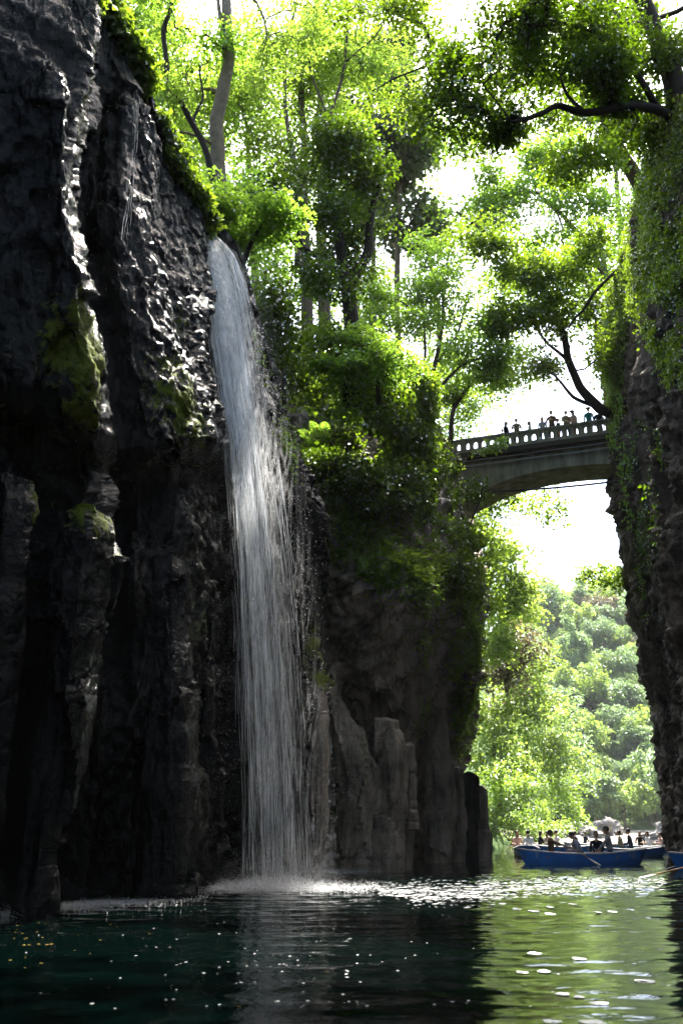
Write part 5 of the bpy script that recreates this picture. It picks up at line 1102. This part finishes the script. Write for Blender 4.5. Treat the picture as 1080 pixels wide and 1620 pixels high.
# ------------------------------------------------------------------ bridge
ZR = 21.55
def rail_pt(px, py):
    v = (810 - py) / F; s = (_s + v * _c) / (_c - v * _s); return P(px, py, (ZR - CAM_H) / s)
A_, B_ = rail_pt(640, 708), rail_pt(960, 662)
ux = (B_ - A_); ux.z = 0; span = ux.length; ux.normalize(); ang = math.atan2(ux.y, ux.x)
br = thing('arch_bridge', (A_.x, A_.y, ZR), 'grey concrete arch footbridge with a pierced parapet high above the river', 'bridge', rz=ang)
X0, X1 = -3.0, span + 4.0; DW = 3.4
xc = (rail_pt(885, 668) - A_).dot(ux)
def intr(x): d = x - xc; return -2.20 - .030 * d * d - .00035 * d ** 4
def parapet(y0):
    b = MB(); b.box(((X0 + X1) / 2, y0 + .12, -.06), (X1 - X0, .32, .12)); b.box(((X0 + X1) / 2, y0 + .12, -.17), (X1 - X0, .20, .098)); b.box(((X0 + X1) / 2, y0 + .12, -.735), (X1 - X0, .24, .21))
    x = X0; pit = .45; k = 0
    while x < X1:
        wide = .205 if k % 7 else .32
        b.box((x, y0 + .12, -.425), (wide, .18, .41))
        for s in (-1, 1):      # arched heads of the openings
            xe = x + s * wide / 2; b.add([(xe, y0 + .035, -.222), (xe + s * .085, y0 + .035, -.222), (xe, y0 + .035, -.33), (xe, y0 + .205, -.222), (xe + s * .085, y0 + .205, -.222), (xe, y0 + .205, -.33)], [(0, 1, 2), (3, 5, 4), (1, 4, 5, 2), (0, 3, 4, 1)])
        x += pit; k += 1
    return b
parapet(0).build('parapet', M['concrete'], br); parapet(DW - .24).build('parapet', M['concrete'], br)
b = MB(); b.box(((X0 + X1) / 2, DW / 2, -.98), (X1 - X0, DW + .12, .28)); b.box(((X0 + X1) / 2, DW / 2, -1.17), (X1 - X0, DW - .3, .10)); b.build('deck', M['dark_concrete'], br)
b = MB(); n = 60; V = []; Fs = []; ya, yb = .48, DW - .48
for i in range(n + 1):
    x = X0 + (X1 - X0) * i / n; zi = intr(x); zt = -1.22
    V += [(x, ya, zt), (x, ya, zi), (x, yb, zi), (x, yb, zt)]
for i in range(n): Fs += [(i * 4 + k, i * 4 + k + 1, i * 4 + 5 + k, i * 4 + 4 + k) for k in range(3)]
b.add(V, Fs); b.build('arch', M['concrete'], br)
b = MB(); V = []; Fs = []       # raised ring along the arch edge
for i in range(n + 1):
    x = X0 + (X1 - X0) * i / n; zi = intr(x) - .01; V += [(x, ya - .07, zi + .42), (x, ya - .07, zi), (x, ya + .3, zi), (x, ya + .3, zi + .42)]
for i in range(n): Fs += [(i * 4 + k, i * 4 + (k + 1) % 4, i * 4 + 4 + (k + 1) % 4, i * 4 + 4 + k) for k in range(4)]
b.add(V, Fs); b.build('arch_ring', M['concrete'], br)
for z, y, r in ((-1.26, .20, .035), (-1.52, .26, .05)):
    b = MB(); b.tube([(X0 + (X1 - X0) * i / 20, y, z + .01 * math.sin(i * 1.7)) for i in range(21)], r, 8); b.build('pipe', M['steel'], br, smooth=True)
x = X0 + .8
while x < X1:
    b = MB(); b.box((x, .23, -1.38), (.03, .10, .52)); b.build('pipe_bracket', M['steel'], br); x += 2.3
c0, c1 = P(772, 778, 47), P(1010, 757, 43.5); m = MB(); m.tube([c0.lerp(c1, i / 16) - Vector((0, 0, .10 * math.sin(math.pi * i / 16))) for i in range(17)], .055, 6)
tag(m.build('cable', M['cable'], smooth=True), 'black cable slung across the gorge below the arch', 'cable')
def on_bridge(px, back): p = rail_pt(px, 670); x = (p - A_).dot(ux); return Vector((A_.x, A_.y, 0)) + ux * x + Vector((-ux.y, ux.x, 0)) * (back + .15) + Vector((0, 0, ZR - .84))
GB = 'people crossing the bridge'
for px, back, rz, lb, sh, tr, sc, hair, cp, hn in [
    (781, .55, 200, 'child in a brown top, leftmost head above the bridge rail', 'brown', 'denim', .80, 'short', None, None),
    (789, .35, 250, 'person in a black jacket beside the child at the left of the bridge group', 'black', 'dark', .98, 'long', None, None),
    (808, .30, 190, 'person in an olive jacket between two bare stretches of the bridge rail', 'khaki', 'denim', 1.02, 'short', None, ((-.15, .30, 1.12), (.15, .30, 1.12))),
    (829, .70, 100, 'person in a tan coat with long hair in the middle of the bridge', 'cream', 'dark', .97, 'long', None, None),
    (852, .45, 190, 'person in a pale lilac top left of the pair at mid bridge', 'lilac', 'teal', .98, 'long', None, None),
    (869, .25, 170, 'tallest person on the bridge, in a dark grey-brown coat', 'brown', 'dark', 1.10, 'short', None, ((-.1, .32, 1.15), (.2, .30, 1.1))),
    (877, .9, 120, 'person in black just behind the tallest one on the bridge', 'dark', 'black', .98, 'short', None, None),
    (893, .30, 210, 'person in a khaki shirt leaning on the bridge rail beside the pink top', 'khaki', 'dark', 1.04, 'short', None, ((-.15, .30, 1.05), (.15, .30, 1.05))),
    (905, .35, 150, 'person in a pink top with red trousers and a sun hat on the bridge', 'pink', 'red', 1.03, 'long', 'cream', None),
    (931, .35, 180, 'person in a teal jacket and cap by the right end of the bridge', 'teal', 'khaki', 1.05, 'short', 'khaki', None),
    (946, .60, 200, 'person in dark clothes half hidden where the bridge meets the right rock', 'dark', 'black', 1.0, 'short', None, None)]:
    person(on_bridge(px, back), R(rz) + ang, lb, K[sh], K[tr], pose='stand', lean=.04, hands=hn, scale=sc, hair=hair, cap=K[cp] if cp else None, group=GB)

# ------------------------------------------------------------------ valley haze
mh, nt, ns_, L_ = newmat('valley_haze'); pv = N(nt, 'ShaderNodeVolumePrincipled'); pv.inputs['Color'].default_value = (.93, .97, 1.0, 1); pv.inputs['Density'].default_value = HAZE; pv.inputs['Anisotropy'].default_value = .0
oo = N(nt, 'ShaderNodeOutputMaterial'); L_.new(pv.outputs[0], oo.inputs['Volume'])
b = MB(); b.box((50, 150, 72), (1500, 1500, 156)); tag(b.build('haze', mh), 'pale haze filling the valley air', 'haze', kind='stuff')
